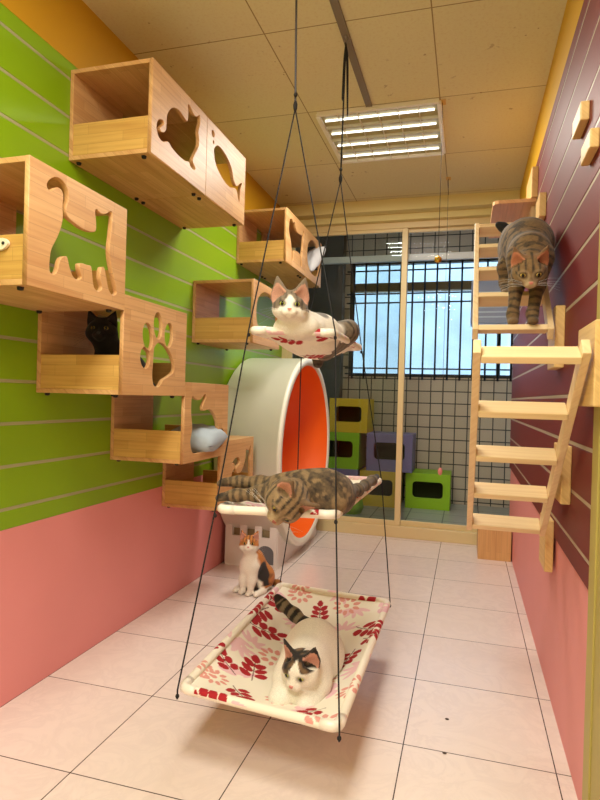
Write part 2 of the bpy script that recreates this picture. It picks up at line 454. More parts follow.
while x < WX1:
    m.tube([(x + ox, -.03, -.03), (x + ox, -.03, WZ1 + oz + .03)], .0115, 6); x += .131
for z in (1.50, 1.535 + .03, 2.30, 2.40, 2.66): m.box(WX0 - .03 + ox, WX1 + ox, -.036, -.024, z - .008 + oz, z + .008 + oz)
m.build('bars', M['bars'], win)
MB().box(WX0 + .04 + ox, WX1 - .04 + ox, .05, .054, .03, WZ1 + oz - .03).build('pane', M['glass_clear'], win)
structure('wall_outside', MB().box(-3.2, 4.4, 6.6, 6.75, -.5, 3.4), M['outside'], 'pale wall outside beyond the barred window')

# ------------------------------------------------------------------ ceiling lights
def ceiling_light(cx, cy, label, watt=9.0):
    t = empty('ceiling_light', (cx, cy, ZC), label, 'light', 'recessed ceiling lights')
    h = .36; d = .024
    m = MB()      # bright metal frame hanging just below the tiles
    for a in (-1, 1):
        m.box(-h, h, a * h - .012, a * h + .012, -d, 0, .002).box(a * h - .012, a * h + .012, -h + .012, h - .012, -d, 0, .002)
    m.build('frame', M['reflector'], t)
    MB().box(-h + .012, h - .012, -h + .012, h - .012, -.006, -.001).build('reflector', M['mirror'], t)
    ys = [-.27, -.09, .09, .27]
    for y in ys:
        MB().tube([(-h + .03, y, -.013), (h - .03, y, -.013)], .006, 10).build('tube', M['tube'], t)
        ld = bpy.data.lights.new('tube_light', 'AREA'); ld.shape = 'RECTANGLE'; ld.size = 2 * h - .05; ld.size_y = .034
        ld.energy = watt; ld.color = (1.0, .955, .85)
        lo = bpy.data.objects.new('tube_light', ld); COL.objects.link(lo); lo.parent = t; lo.location = (0, y, -d - .001)
    m = MB()
    for y in (-.18, 0, .18): m.box(-h + .012, h - .012, y - .003, y + .003, -d + .002, -.006)
    for i in range(1, 6): m.box(-h + i * h / 3 - .002, -h + i * h / 3 + .002, -h + .012, h - .012, -d + .003, -.006)
    m.build('louver', M['louver'], t)
    return t
ceiling_light(.62, 2.18, 'square recessed light with bright louvered tubes ahead on the tan ceiling')
ceiling_light(.62, -.62, 'unseen square light added on the ceiling above the viewer')  # out-of-view fixture added to light the room
ceiling_light(.62, -2.0, 'unseen square light added on the ceiling behind the viewer', 12.0)  # added out of view, stronger, to brighten faces turned to the camera

# ------------------------------------------------------------------ shelf boxes on the left wall
BX = .386; BW = .517; BH = .39; TH = .018
XS = XL + .001
CUT_CAT = [(0.075,0.326),(0.089,0.349),(0.12,0.367),(0.151,0.364),(0.173,0.345),(0.178,0.314),(0.166,0.282),(0.177,0.258),(0.214,0.247),(0.268,0.24),(0.323,0.25),(0.327,0.287),(0.32,0.32),(0.329,0.331),(0.353,0.324),(0.384,0.332),(0.412,0.351),(0.423,0.34),(0.422,0.309),(0.416,0.258),(0.41,0.207),(0.42,0.16),(0.439,0.115),(0.458,0.075),(0.463,0.057),(0.438,0.045),(0.412,0.06),(0.394,0.105),(0.381,0.136),(0.363,0.128),(0.359,0.092),(0.372,0.062),(0.357,0.045),(0.331,0.047),(0.317,0.072),(0.307,0.12),(0.285,0.123),(0.245,0.12),(0.243,0.097),(0.256,0.074),(0.234,0.061),(0.209,0.069),(0.191,0.097),(0.177,0.126),(0.153,0.118),(0.142,0.102),(0.134,0.073),(0.123,0.058),(0.103,0.056),(0.096,0.075),(0.098,0.107),(0.105,0.136),(0.127,0.173),(0.144,0.21),(0.153,0.245),(0.15,0.282),(0.153,0.316),(0.145,0.333),(0.124,0.336),(0.103,0.322),(0.088,0.313)]
CUT_PAD = [(0.273,0.23),(0.331,0.217),(0.378,0.184),(0.405,0.148),(0.404,0.11),(0.353,0.085),(0.31,0.069),(0.283,0.043),(0.249,0.038),(0.227,0.052),(0.219,0.094),(0.223,0.137),(0.226,0.179),(0.233,0.208)]
CUT_TOES = [ellipse(.177, .245, .040, .058, .25), ellipse(.257, .300, .036, .058, .1), ellipse(.352, .270, .038, .055, -.1), ellipse(.160, .155, .038, .045, .3)]
CUT_CURL = [(0.044,0.141),(0.058,0.161),(0.084,0.172),(0.099,0.167),(0.085,0.147),(0.068,0.131),(0.078,0.119),(0.101,0.126),(0.119,0.147),(0.121,0.176),(0.125,0.211),(0.146,0.244),(0.183,0.272),(0.233,0.282),(0.285,0.272),(0.311,0.272),(0.317,0.317),(0.311,0.349),(0.335,0.351),(0.369,0.332),(0.403,0.336),(0.432,0.357),(0.439,0.324),(0.423,0.275),(0.432,0.242),(0.427,0.203),(0.391,0.151),(0.371,0.113),(0.402,0.089),(0.384,0.075),(0.35,0.079),(0.334,0.093),(0.296,0.083),(0.233,0.082),(0.173,0.091),(0.138,0.103),(0.097,0.085),(0.062,0.088),(0.042,0.113)]
CUT_FISH = [(0.087,0.267),(0.125,0.3),(0.18,0.305),(0.253,0.289),(0.315,0.255),(0.349,0.202),(0.391,0.184),(0.444,0.219),(0.47,0.226),(0.446,0.182),(0.441,0.113),(0.418,0.123),(0.399,0.159),(0.361,0.164),(0.292,0.146),(0.204,0.155),(0.119,0.191),(0.089,0.235)]
CUT_LYING = [(0.075,0.32),(0.105,0.315),(0.14,0.305),(0.175,0.31),(0.215,0.336),(0.233,0.322),(0.215,0.297),(0.195,0.272),(0.205,0.251),(0.277,0.257),(0.331,0.235),(0.376,0.19),(0.396,0.145),(0.45,0.15),(0.475,0.11),(0.44,0.055),(0.33,0.045),(0.2,0.04),(0.1,0.045),(0.07,0.10),(0.085,0.17),(0.068,0.25)]
CUT_SIT = [(0.165,0.25),(0.21,0.275),(0.255,0.281),(0.291,0.262),(0.283,0.237),(0.245,0.225),(0.235,0.205),(0.26,0.182),(0.32,0.19),(0.36,0.225),(0.385,0.27),(0.39,0.32),(0.415,0.312),(0.44,0.312),(0.468,0.338),(0.478,0.29),(0.466,0.24),(0.472,0.18),(0.478,0.12),(0.46,0.06),(0.38,0.045),(0.26,0.05),(0.19,0.09),(0.165,0.15),(0.17,0.19),(0.2,0.215),(0.21,0.24),(0.19,0.25)]
CUT_WALK = [(0.06,0.25),(0.075,0.32),(0.13,0.345),(0.16,0.325),(0.2,0.34),(0.23,0.30),(0.28,0.285),(0.36,0.29),(0.41,0.30),(0.445,0.345),(0.465,0.33),(0.45,0.27),(0.435,0.2),(0.42,0.12),(0.425,0.06),(0.385,0.05),(0.375,0.12),(0.33,0.14),(0.25,0.135),(0.2,0.12),(0.19,0.055),(0.15,0.045),(0.145,0.11),(0.12,0.16),(0.09,0.2)]
CUT_ARCH = [(0.05,0.20),(0.07,0.27),(0.13,0.32),(0.22,0.345),(0.33,0.335),(0.42,0.29),(0.465,0.21),(0.45,0.13),(0.39,0.08),(0.28,0.06),(0.16,0.07),(0.08,0.12)]

_std = {}
def shelf_box(y0, z0, cuts, label, x1=None, raw=()):
    t = empty('cat_shelf_box', (XS, y0, z0), label, 'cat shelf', 'wooden cat shelf boxes on the green wall')
    D = (x1 if x1 is not None else -.099) - XS
    key = round(D, 3)
    if key not in _std:
        L = {}
        L['back_panel'] = MB().box(0, TH, 0, BW - .15, TH, BH - TH, .0012).build('back_panel', M['wood_y'], t)
        L['top_panel'] = MB().box(0, D - TH, 0, BW, BH - TH, BH, .0015).build('top_panel', M['wood_y'], t)
        L['bottom_panel'] = MB().box(0, D - TH, 0, BW, 0, TH, .0015).build('bottom_panel', M['wood_y'], t)
        L['lip_board'] = MB().box(TH, D - TH, .002, .002 + TH, TH, .155, .0015).build('lip_board', M['wood_x'], t)
        L['lip_board2'] = MB().box(TH, D - TH, BW - TH - .002, BW - .002, TH, .155, .0015).build('lip_board', M['wood_x'], t)
        for k, (x, y) in enumerate(((.03, .03), (D - .05, .03), (.03, BW - .03), (D - .05, BW - .03))):
            L['bolt%d' % k] = MB().lathe([(0, .0), (0, .011), (-.010, .009), (-.012, 0)], (x, y, 0), (0, 0, 1), (1, 0, 0), (0, 1, 0), 10).build('bolt', M['black'], t)
        _std[key] = L
    else:
        for o in _std[key].values():
            c = o.copy(); COL.objects.link(c); c.parent = t
    holes = [smooth_loop(c, 4) for c in cuts] + [list(c) for c in raw]
    cut_panel('front_panel', [(0, 0), (BW, 0), (BW, BH), (0, BH)], holes, TH, (D - TH / 2, 0, 0), (0, 1, 0), (0, 0, 1), (1, 0, 0), M['wood_y'], t)
    return t
shelf_box(-.130, 1.535, [CUT_CAT], 'wooden box with a standing cat cutout at the left edge of the photo')
shelf_box(.385, 1.208, [CUT_PAD], 'wooden box with a paw print cutout holding the black cat', raw=CUT_TOES)
shelf_box(.546, 2.2125, [CUT_CURL], 'highest wooden box at upper left with a round curly tailed cat cutout')
shelf_box(.546 + BW + .002, 2.2125, [CUT_FISH], 'wooden box with a fish and bubbles cutout at upper left', raw=[ellipse(.069, .337, .017, .017), ellipse(.077, .297, .009, .009)])
shelf_box(.903, .885, [CUT_LYING], 'wooden box below the paw print box with a grey blue cushion inside')
shelf_box(1.421, .565, [CUT_SIT], 'lowest wooden box just above the pink wall, half behind the stretched tabby', x1=-.137)
shelf_box(1.745, 1.545, [CUT_ARCH], 'wooden box behind the top hammock above the white tunnel', x1=-.088)
shelf_box(2.43, 2.2035, [CUT_WALK], 'small distant high wooden box with a jagged cat cutout', x1=-.112)
shelf_box(2.43 + BW + .002, 2.2035, [CUT_ARCH], 'farthest high wooden box with a white cushion poking out', x1=-.112)

def pillow(name, c, half, rot, mat, label, cat='cushion'):
    n = 18; mb = MB(); vs = []; fs = []
    for side in (1, -1):
        for i in range(n + 1):
            for j in range(n + 1):
                u = i / n * 2 - 1; v = j / n * 2 - 1
                p = (max(0, 1 - abs(u) ** 3.2) * max(0, 1 - abs(v) ** 3.2)) ** .42
                pin = 1 - .10 * (abs(u) ** 2 * (1 - abs(v) ** 2) + 0) ; pin2 = 1 - .10 * abs(v) ** 2 * (1 - abs(u) ** 2)
                wr = 1 + .06 * math.sin(9 * u + 4 * v) + .05 * math.sin(7 * v - 5 * u)
                vs.append((u * half[0] * pin2, v * half[1] * pin, side * half[2] * p * wr))
    N = (n + 1) ** 2
    for s in range(2):
        for i in range(n):
            for j in range(n):
                a = s * N + i * (n + 1) + j
                fs.append((a, a + n + 1, a + n + 2, a + 1) if s == 0 else (a, a + 1, a + n + 2, a + n + 1))
    mb.add(vs, fs, 0, True)
    o = mb.build(name, mat, None, c); o.rotation_euler = rot
    return tag(o, label, cat)
pillow('cushion', (-.195, 1.235, .985), (.13, .14, .066), (.12, .10, .1), M['pillow_blue'], 'grey blue cushion bulging out of the wooden box below the paw print')
pillow('cushion', (-.16, 3.33, 2.42), (.14, .10, .05), (0, -1.0, .9), M['pillow_white'], 'white cushion poking out of the farthest high wooden box')
h = MB(); h.prism(smooth_loop([(-.10, -.012), (.0, -.018), (.045, -.016), (.062, 0), (.045, .018), (.0, .016), (-.10, .010)], 4), -.005, .005, (0, 0, 0), (.93, 0, .12), (-.12, 0, .93), (0, 1, 0))
ht = h.build('plastic_toy', M['cream_toy'], None, (-.222, -.135, 1.655)); tag(ht, 'cream plastic toy end with a small hole at the left photo edge', 'toy')
MB().lathe([(0, 0), (0, .005), (.002, .005), (.002, 0)], (.042, -.0052, .006), (0, -1, 0), (1, 0, 0), (0, 0, 1), 10).build('hole', M['black'], ht)

# ------------------------------------------------------------------ white and orange tunnel by the left wall
tn = empty('cat_tunnel', (-.24, 2.80, 0), 'big round white cat tunnel with orange lining standing by the green wall', 'cat tunnel')
RC = .722; zc = .798; x0, x1 = -.245, .24
prof = [(x0, RC - .055), (x0, RC - .012), (x0 + .012, RC), (x1 - .03, RC), (x1 - .028, RC + .004), (x1 - .008, RC + .004), (x1, RC - .008), (x1, RC - .045), (x1 - .012, RC - .055)]
MB().lathe(prof, (0, 0, zc), (1, 0, 0), (0, 1, 0), (0, 0, 1), 96).build('shell', M['shell'], tn)
MB().lathe([(x1 - .012, RC - .0555), (x0 + .02, RC - .0555), (x0 + .02, 0.001)], (0, 0, zc), (1, 0, 0), (0, 1, 0), (0, 0, 1), 96).build('lining', M['orange'], tn)
b = MB()
arc = []
for k in range(0, 25):
    a = math.radians(-152 + k * (118 / 24))
    arc.append((RC * .995 * math.cos(a), zc + RC * .995 * math.sin(a)))
arc = [p for p in arc if p[1] < .30]
poly = [(-.50, .0), (.56, 0), (.60, .02)] + [p for p in arc[::-1] if p[1] > -1] + [(-.50, .30)]
b.prism(poly, .14, .17, (0, 0, 0), (0, 1, 0), (0, 0, 1), (1, 0, 0))
b.prism(poly, -.20, -.17, (0, 0, 0), (0, 1, 0), (0, 0, 1), (1, 0, 0))
b.box(-.17, .14, -.50, .55, 0, .025)
b.build('base', M['castle'], tn)
W_ = .36; ch = [( -.195, 0), (.195, 0)]
mer = []; xx = .195; n_m = 4; mw = .052; gap = (.39 - n_m * mw) / (n_m - 1)
top = []
for i in range(n_m):
    xr = .195 - i * (mw + gap); top += [(xr, .315), (xr - mw, .315)]
    if i < n_m - 1: top += [(xr - mw, .215), (xr - mw - gap, .215)]
b = MB().prism(ch + top, 0, .016, (-.03, -.516, 0), (1, 0, 0), (0, 0, 1), (0, 1, 0))
b.build('castle_panel', M['castle'], tn)
MB().box(-.20, .14, -.485, -.475, .026, .305).build('shade_panel', M['gap_shade'], tn)  # brown sheet stands in for the wall shade between the merlons
arch = [(-.045, .03), (.075, .03), (.075, .11)] + [(.015 + .06 * math.cos(a), .11 + .05 * math.sin(a)) for a in [math.pi * k / 10 for k in range(1, 10)]] + [(-.045, .11)]
MB().prism([(u + .10, v) for u, v in arch], -.518, -.517, (-.03, 0, 0), (1, 0, 0), (0, 0, 1), (0, 1, 0)).build('doorway', M['doorway'], tn)

# ------------------------------------------------------------------ ladders and wooden pieces on the right wall
def ladder(name, P0, P1, xa, xb, n, label, tread=.075, first=True):
    """P0 lower (y,z), P1 upper (y,z) of the rung line"""
    t = empty(name, (xa, P0[0], P0[1]), label, 'ladder')
    P0, P1 = V3(0, *P0), V3(0, *P1); d = (P1 - P0); Ln = np.linalg.norm(d); d /= Ln
    o = V3(xa, *P0[1:]); nrm = np.cross(V3(1, 0, 0), d)
    nrm = nrm / np.linalg.norm(nrm)
    ex = .035
    for x in (xa + .011, xb - .011):
        c = P0 + d * (Ln / 2) + V3(x, 0, 0) - o
        MB().obox(c, V3(1, 0, 0), d, nrm, .011, Ln / 2 + ex, .026, .003).build('stringer', M['ladder_z'], t)
    for k in range(n):
        c = P0 + d * (Ln * k / (n - 1)) + V3((xa + xb) / 2, 0, 0) - o
        w_ = d * np.sign(d[1]) ; perp = np.array([0, abs(d[2]), -d[1] * np.sign(d[2]) * 1.0]); perp /= np.linalg.norm(perp)
        ty = V3(0, 1, 0) + (.12 if (k == 0 and d[1] > 0) else .55) * (perp - V3(0, 1, 0)); ty /= np.linalg.norm(ty)
        MB().obox(c, V3(1, 0, 0), ty, np.cross(V3(1, 0, 0), ty), (xb - xa) / 2 - .022, tread / 2, .011, .003).build('rung', M['ladder_x'], t)
    return t
ladder('cat_ladder', (.875, .737), (.125, 1.352), 1.195, 1.492, 5, 'lower wooden cat ladder whose five treads climb towards the viewer')
ladder('cat_ladder', (.825, 1.507), (1.50, 2.088), 1.195, 1.492, 5, 'upper wooden cat ladder under the walking tabby cat')

def block(y0, y1, z0, z1, th, label, slope=0.0):
    mb = MB().box(-th, 0, -(y1 - y0) / 2, (y1 - y0) / 2, 0, z1 - z0, .004)
    o = mb.build('wood_block', M['block'], None, (XR - .0100, (y0 + y1) / 2, z0))
    return tag(o, label, 'wood block', 'pale wood blocks on the red wall')
block(.470, .622, 2.138, 2.200, .028, 'pale wood step block at upper right on the red wall, the farther of two')
block(.300, .447, 1.978, 2.036, .027, 'pale wood step block at upper right on the red wall, the nearer of two')
block(.10, .345, 1.215, 1.445, .035, 'pale wood block at the right photo edge beside the lower ladder top')
block(.605, .80, .872, 1.075, .033, 'pale wood block on the red wall behind the middle of the lower ladder')
block(.965, 1.15, .535, .745, .033, 'pale wood block under the foot of the lower ladder')
block(.84, 1.04, 1.36, 1.60, .035, 'pale wood block beside the foot of the upper ladder')
block(1.55, 1.72, 2.16, 2.28, .033, 'pale wood block beside the head of the upper ladder')
block(1.96, 2.28, 2.396, 2.57, .035, 'pale wood block on the wall just above the high wooden platform')

pf = empty('cat_platform', (1.415, 2.35, 2.375), 'tan wooden platform behind the upper ladder top, high on the red wall', 'platform')
ol = [(-.12, .37), (-.12, -.34), (-.11, -.36), (-.09, -.37), (.119, -.37), (.119, .37)]
MB().prism(ol, 0, .02, (0, 0, 0), (1, 0, 0), (0, 1, 0), (0, 0, 1)).build('top_board', wood('platform_wood', 'y', (226, 172, 118), (232, 182, 128), (190, 132, 84)), pf)
MB().box(.095, .119, -.30, .30, -.11, 0, .003).build('bracket', M['ladder_z'], pf)
sb = empty('step_box', (1.415, 3.33, 0), 'low wooden step box on the floor in the far right corner', 'step')
MB().box(-.122, .122, -.20, -.182, 0, .235, .002).build('front_panel', M['wood_z'], sb)
MB().box(-.122, .122, -.182, .20, .217, .235, .002).build('top_panel', M['wood_x'], sb)
for s in (-1, 1): MB().box(s * .122 - (.018 if s > 0 else 0), s * .122 + (.018 if s < 0 else 0), -.182, .20, 0, .217, .002).build('side_panel', M['wood_y'], sb)

# ------------------------------------------------------------------ balcony things
def cubby(c, wd, dp, ht, mat, label):
    t = empty('cubby_stool', c, label, 'cubby stool', 'coloured cube stools on the balcony')
    th = .02
    m = MB().box(-wd / 2, wd / 2, 0, dp, ht - th, ht, .004).box(-wd / 2, wd / 2, 0, dp, 0, th, .004)
    m.box(-wd / 2, -wd / 2 + th, 0, dp, th, ht - th, .003).box(wd / 2 - th, wd / 2, 0, dp, th, ht - th, .003).box(-wd / 2 + th, wd / 2 - th, dp - th, dp, th, ht - th)
    m.build('body', mat, t)
    rr = []
    hw, hh, r = wd * .34, ht * .225, ht * .10
    for cx, cy, a0 in ((hw - r, hh - r, 0), (-hw + r, hh - r, 90), (-hw + r, -hh + r, 180), (hw - r, -hh + r, 270)):
        for k in range(6):
            a = math.radians(a0 + 18 * k); rr.append((cx + r * math.cos(a), ht * .54 + cy + r * math.sin(a)))
    cut_panel('front_panel', [(-wd / 2, 0), (wd / 2, 0), (wd / 2, ht), (-wd / 2, ht)], [rr], th, (0, -th / 2, 0), (1, 0, 0), (0, 0, 1), (0, -1, 0), mat, t, .003)
    MB().box(-wd / 2 + th + .002, wd / 2 - th - .002, dp - th - .006, dp - th - .001, th + .002, ht - th - .002).build('inside_shade', M['cube_shade'], t)  # dark sheet paints the shade inside the hollow stool
    return t
cubby((.815, 4.52, .10), .45, .40, .365, M['cube_green'], 'lime green cube stool with an oval hole standing alone on the right of the balcony')
cubby((.325, 4.45, .10), .41, .40, .37, M['cube_yellow_two'], 'dull yellow cube stool on the balcony floor under the purple one')
cubby((.42, 4.45, .471), .47, .40, .39, M['cube_purple'], 'purple cube stool stacked on the dull yellow cube')
cubby((-.11, 4.45, .10), .42, .40, .37, M['cube_purple'], 'purple cube stool on the balcony floor at the left, mostly hidden by the hammock')
cubby((-.11, 4.45, .471), .43, .40, .385, M['cube_green'], 'lime green cube stool in the stack behind the left glass door')
cubby((-.02, 4.45, .857), .41, .40, .36, M['cube_yellow'], 'bright yellow cube stool topmost of the stack behind the left glass door')
bag = MB()
sec = []
for k, (z, r) in enumerate([(0, .02), (.0, .11), (.06, .135), (.14, .12), (.21, .07), (.235, .035), (.26, .055), (.27, .0)]): sec.append((z, r))
bag.lathe(sec, (0, 0, 0), (0, 0, 1), (1, 0, 0), (0, 1, 0), 20)
bag.v = [(x * (1 + .08 * math.sin(5 * math.atan2(y, x))), y * .8, z) for x, y, z in bag.v]
bg = bag.build('plastic_bag', M['bag_green'], None, (.10, 4.0, .10)); tag(bg, 'green tied plastic bag on the balcony floor behind the left glass door', 'bag')
reflection = MB().box(-.1, 2.1, -.02, .02, 0, .060, .004).build('reflection_bar', M['pale_grey'], None, (-.30, 3.74, 2.478)); tag(reflection, 'pale grey horizontal rail modelled as a bar behind the glass doors above the window', 'reflection')  # bar modelled in place of a pale reflection in the glass
apm = empty('wall_appliance', (1.40, 4.62, 2.02), 'lilac grey appliance box hanging on the balcony behind the upper ladder', 'appliance')
MB().box(-.21, .26, 0, .30, 0, .44, .012).build('casing', M['appliance'], apm)
m = MB()
for k in range(6): m.box(-.16, .2, -.004, 0, .06 + k * .05, .075 + k * .05)
m.build('vent', M['pale_grey'], apm)

# ------------------------------------------------------------------ hanging toys
def hang_toy(x, y, zb, kind, label):
    t = empty('hanging_toy', (x, y, ZC), label, 'toy')
    L_ = ZC - zb
    MB().tube([(0, 0, -.002), (.002, 0, -L_ * .5), (0, 0, -L_)], .0018, 5).build('string', M['thread'], t)
    MB().box(-.018, .018, -.03, .03, -.004, -.0005, .001).build('tape', M['tape'], t)
    if kind == 'bell':
        MB().lathe([(.02, 0), (.018, .008), (.008, .020), (-.006, .022), (-.018, .014), (-.021, 0)], (0, 0, -L_ - .018), (0, 0, 1), (1, 0, 0), (0, 1, 0), 16).build('bell', M['gold'], t)
        MB().tube([(.0, -.021, -L_ - .024), (0, -.0225, -L_ - .015)], .003, 6).build('slot', M['black'], t)
    else:
        MB().ell((0, 0, -L_ - .02), (.018, .014, .03)).build('feather', M['toy_pink'], t)
    return t
hang_toy(.998, 1.86, 2.055, 'bell', 'gold bell toy hanging on a thin string below the ceiling light')
hang_toy(.995, 3.05, .69, 'feather', 'small pink toy hanging on a long thin string before the glass doors')

# ------------------------------------------------------------------ hammocks
HK = dict(bottom=dict(c=[(.308, .152, .25), (.846, .094, .25), (.846, 1.20, .25), (.288, 1.255, .25)], sag=.115, seed=3),
          middle=dict(c=[(.361, .292, .82), (.761, .358, .82), (.780, 1.27, .82), (.372, 1.235, .82)], sag=.06, seed=5),
          top=dict(c=[(.386, .498, 1.47), (.682, .610, 1.47), (.665, 1.255, 1.47), (.385, 1.20, 1.47)], sag=.085, seed=11))
CREAM, RED, DRED, PINK, LPINK = (lin(246, 239, 222), lin(172, 24, 36), lin(120, 16, 28), lin(228, 158, 146), lin(240, 198, 204))
def leafset(rng, cx, cy, size, rot, kind):
    L = []
    if kind == 'red':
        for k in range(3):
            for s in (-1, 1):
                a = s * (1.0 - .12 * k); px_, py_ = (k * .55 - .5) * size, s * .42 * size * (1 - .12 * k)
                L.append((px_, py_, a, .36 * size, .25 * size))
        L.append((1.15 * size, 0, 0, .36 * size, .25 * size))
    elif kind == 'bloom':
        for k in range(10):
            a = k * 2 * math.pi / 10
            L.append((.72 * size * math.cos(a), .72 * size * math.sin(a), a, .26 * size, .16 * size))
        L.append((0, 0, 0, .2 * size, .2 * size))
    else:
        for k in range(5):
            a = -1.1 + k * .55
            L.append((.6 * size * math.cos(a), .6 * size * math.sin(a), a, .42 * size, .14 * size))
    out = []
    c, s_ = math.cos(rot), math.sin(rot)
    for (x, y, a, ru, rv) in L: out.append((cx + c * x - s_ * y, cy + s_ * x + c * y, a + rot, ru, rv))
    return out
RED_SPOTS = [(.335, 1.40), (.539, 1.097), (.719, 1.32), (.361, .807), (.335, .437), (.431, .499), (.47, .265), (.72, .20), (.755, .698), (.80, .93), (.32, 1.06)]
BLOOMS = [(.41, 1.203), (.655, 1.16), (.355, .303), (.46, .66), (.60, .32), (.70, .52)]
PALES = [(.673, .968), (.417, .40), (.546, 1.36), (.805, 1.13), (.362, .655), (.661, .235), (.33, .60), (.46, 1.0), (.60, .62), (.78, .42), (.50, .82), (.70, 1.15)]
def print_color(pts, name, seed):
    """cream fabric with red leaf sprigs, pink blossoms and pale fans; pts (n,2) metres"""
    rng = random.Random(seed)
    n = len(pts); col = np.tile(np.array(CREAM[:3]), (n, 1))
    lay = []
    if name == 'bottom':
        PX = [(.31, .30), (.30, .62), (.30, .9), (.295, 1.18), (.845, .35), (.845, .55), (.84, .80), (.84, 1.05), (.40, 1.25), (.62, 1.24), (.43, .15), (.58, .14), (.80, .12)]
        S = [(x, y, 'pale') for x, y in PALES] + [(x, y, ('bloom', 'pale', 'red', 'pale')[k % 4]) for k, (x, y) in enumerate(PX)] + [(x, y, 'bloom') for x, y in BLOOMS] + [(x, y, 'red') for x, y in RED_SPOTS]
    else:
        S = []
        for k in range(90):
            S.append((rng.uniform(.2, .95), rng.uniform(.1, 1.4), rng.choice(['pale', 'pale', 'bloom', 'red'])))
        keep = []
        for s in S:
            if all((s[0] - q[0]) ** 2 + (s[1] - q[1]) ** 2 > .085 ** 2 for q in keep): keep.append(s)
        S = sorted(keep, key=lambda q: ['pale', 'bloom', 'red'].index(q[2]))
    for x, y, kd in S:
        rot = rng.uniform(0, 6.28); size = dict(red=.068, bloom=.060, pale=.080)[kd] * rng.uniform(.85, 1.15) * (1.0 if name == 'bottom' else .85)
        c = dict(red=RED, bloom=PINK, pale=LPINK)[kd]
        c = np.array(c[:3])
        if kd == 'red':      # stem
            ux, uy = math.cos(rot), math.sin(rot)
            dx, dy = pts[:, 0] - x, pts[:, 1] - y
            al = dx * ux + dy * uy; pe = np.abs(-dx * uy + dy * ux)
            col[(al > -size * 1.2) & (al < size) & (pe < .0022)] = np.array(lin(110, 60, 50)[:3])
        for (lx, ly, a, ru, rv) in leafset(rng, x, y, size, rot, kd):
            dx, dy = pts[:, 0] - lx, pts[:, 1] - ly
            u = (dx * math.cos(a) + dy * math.sin(a)) / ru; v = (-dx * math.sin(a) + dy * math.cos(a)) / rv
            w_ = 1 - np.abs(u)
            msk = (np.abs(u) < 1) & (np.abs(v) < np.sqrt(np.clip(1 - u * u, 0, 1)) * (1 - .25 * np.clip(u, 0, 1)))
            col[msk] = c
    return col

def add_col(me, col):
    a = me.color_attributes.new('Col', 'FLOAT_COLOR', 'POINT')
    full = np.ones((len(col), 4), np.float32); full[:, :3] = col
    a.data.foreach_set('color', full.ravel())

def grid_mesh(name, Pn, col, mat, parent, thick=0.0):
    n, m_, _ = Pn.shape
    vs = Pn.reshape(-1, 3)
    i, j = np.meshgrid(np.arange(n - 1), np.arange(m_ - 1), indexing='ij')
    a = (i * m_ + j).ravel(); fs = np.stack([a, a + m_, a + m_ + 1, a + 1], 1)
    me = bpy.data.meshes.new(name)
    me.vertices.add(len(vs)); me.vertices.foreach_set('co', vs.astype(np.float32).ravel())
    me.loops.add(fs.size); me.loops.foreach_set('vertex_index', fs.astype(np.int32).ravel())
    me.polygons.add(len(fs)); me.polygons.foreach_set('loop_start', np.arange(0, fs.size, 4, dtype=np.int32))
    me.polygons.foreach_set('use_smooth', np.ones(len(fs), bool))
    me.update(calc_edges=True); me.validate()
    add_col(me, col); me.materials.append(mat)
    o = bpy.data.objects.new(name, me); COL.objects.link(o); o.parent = parent
    return o

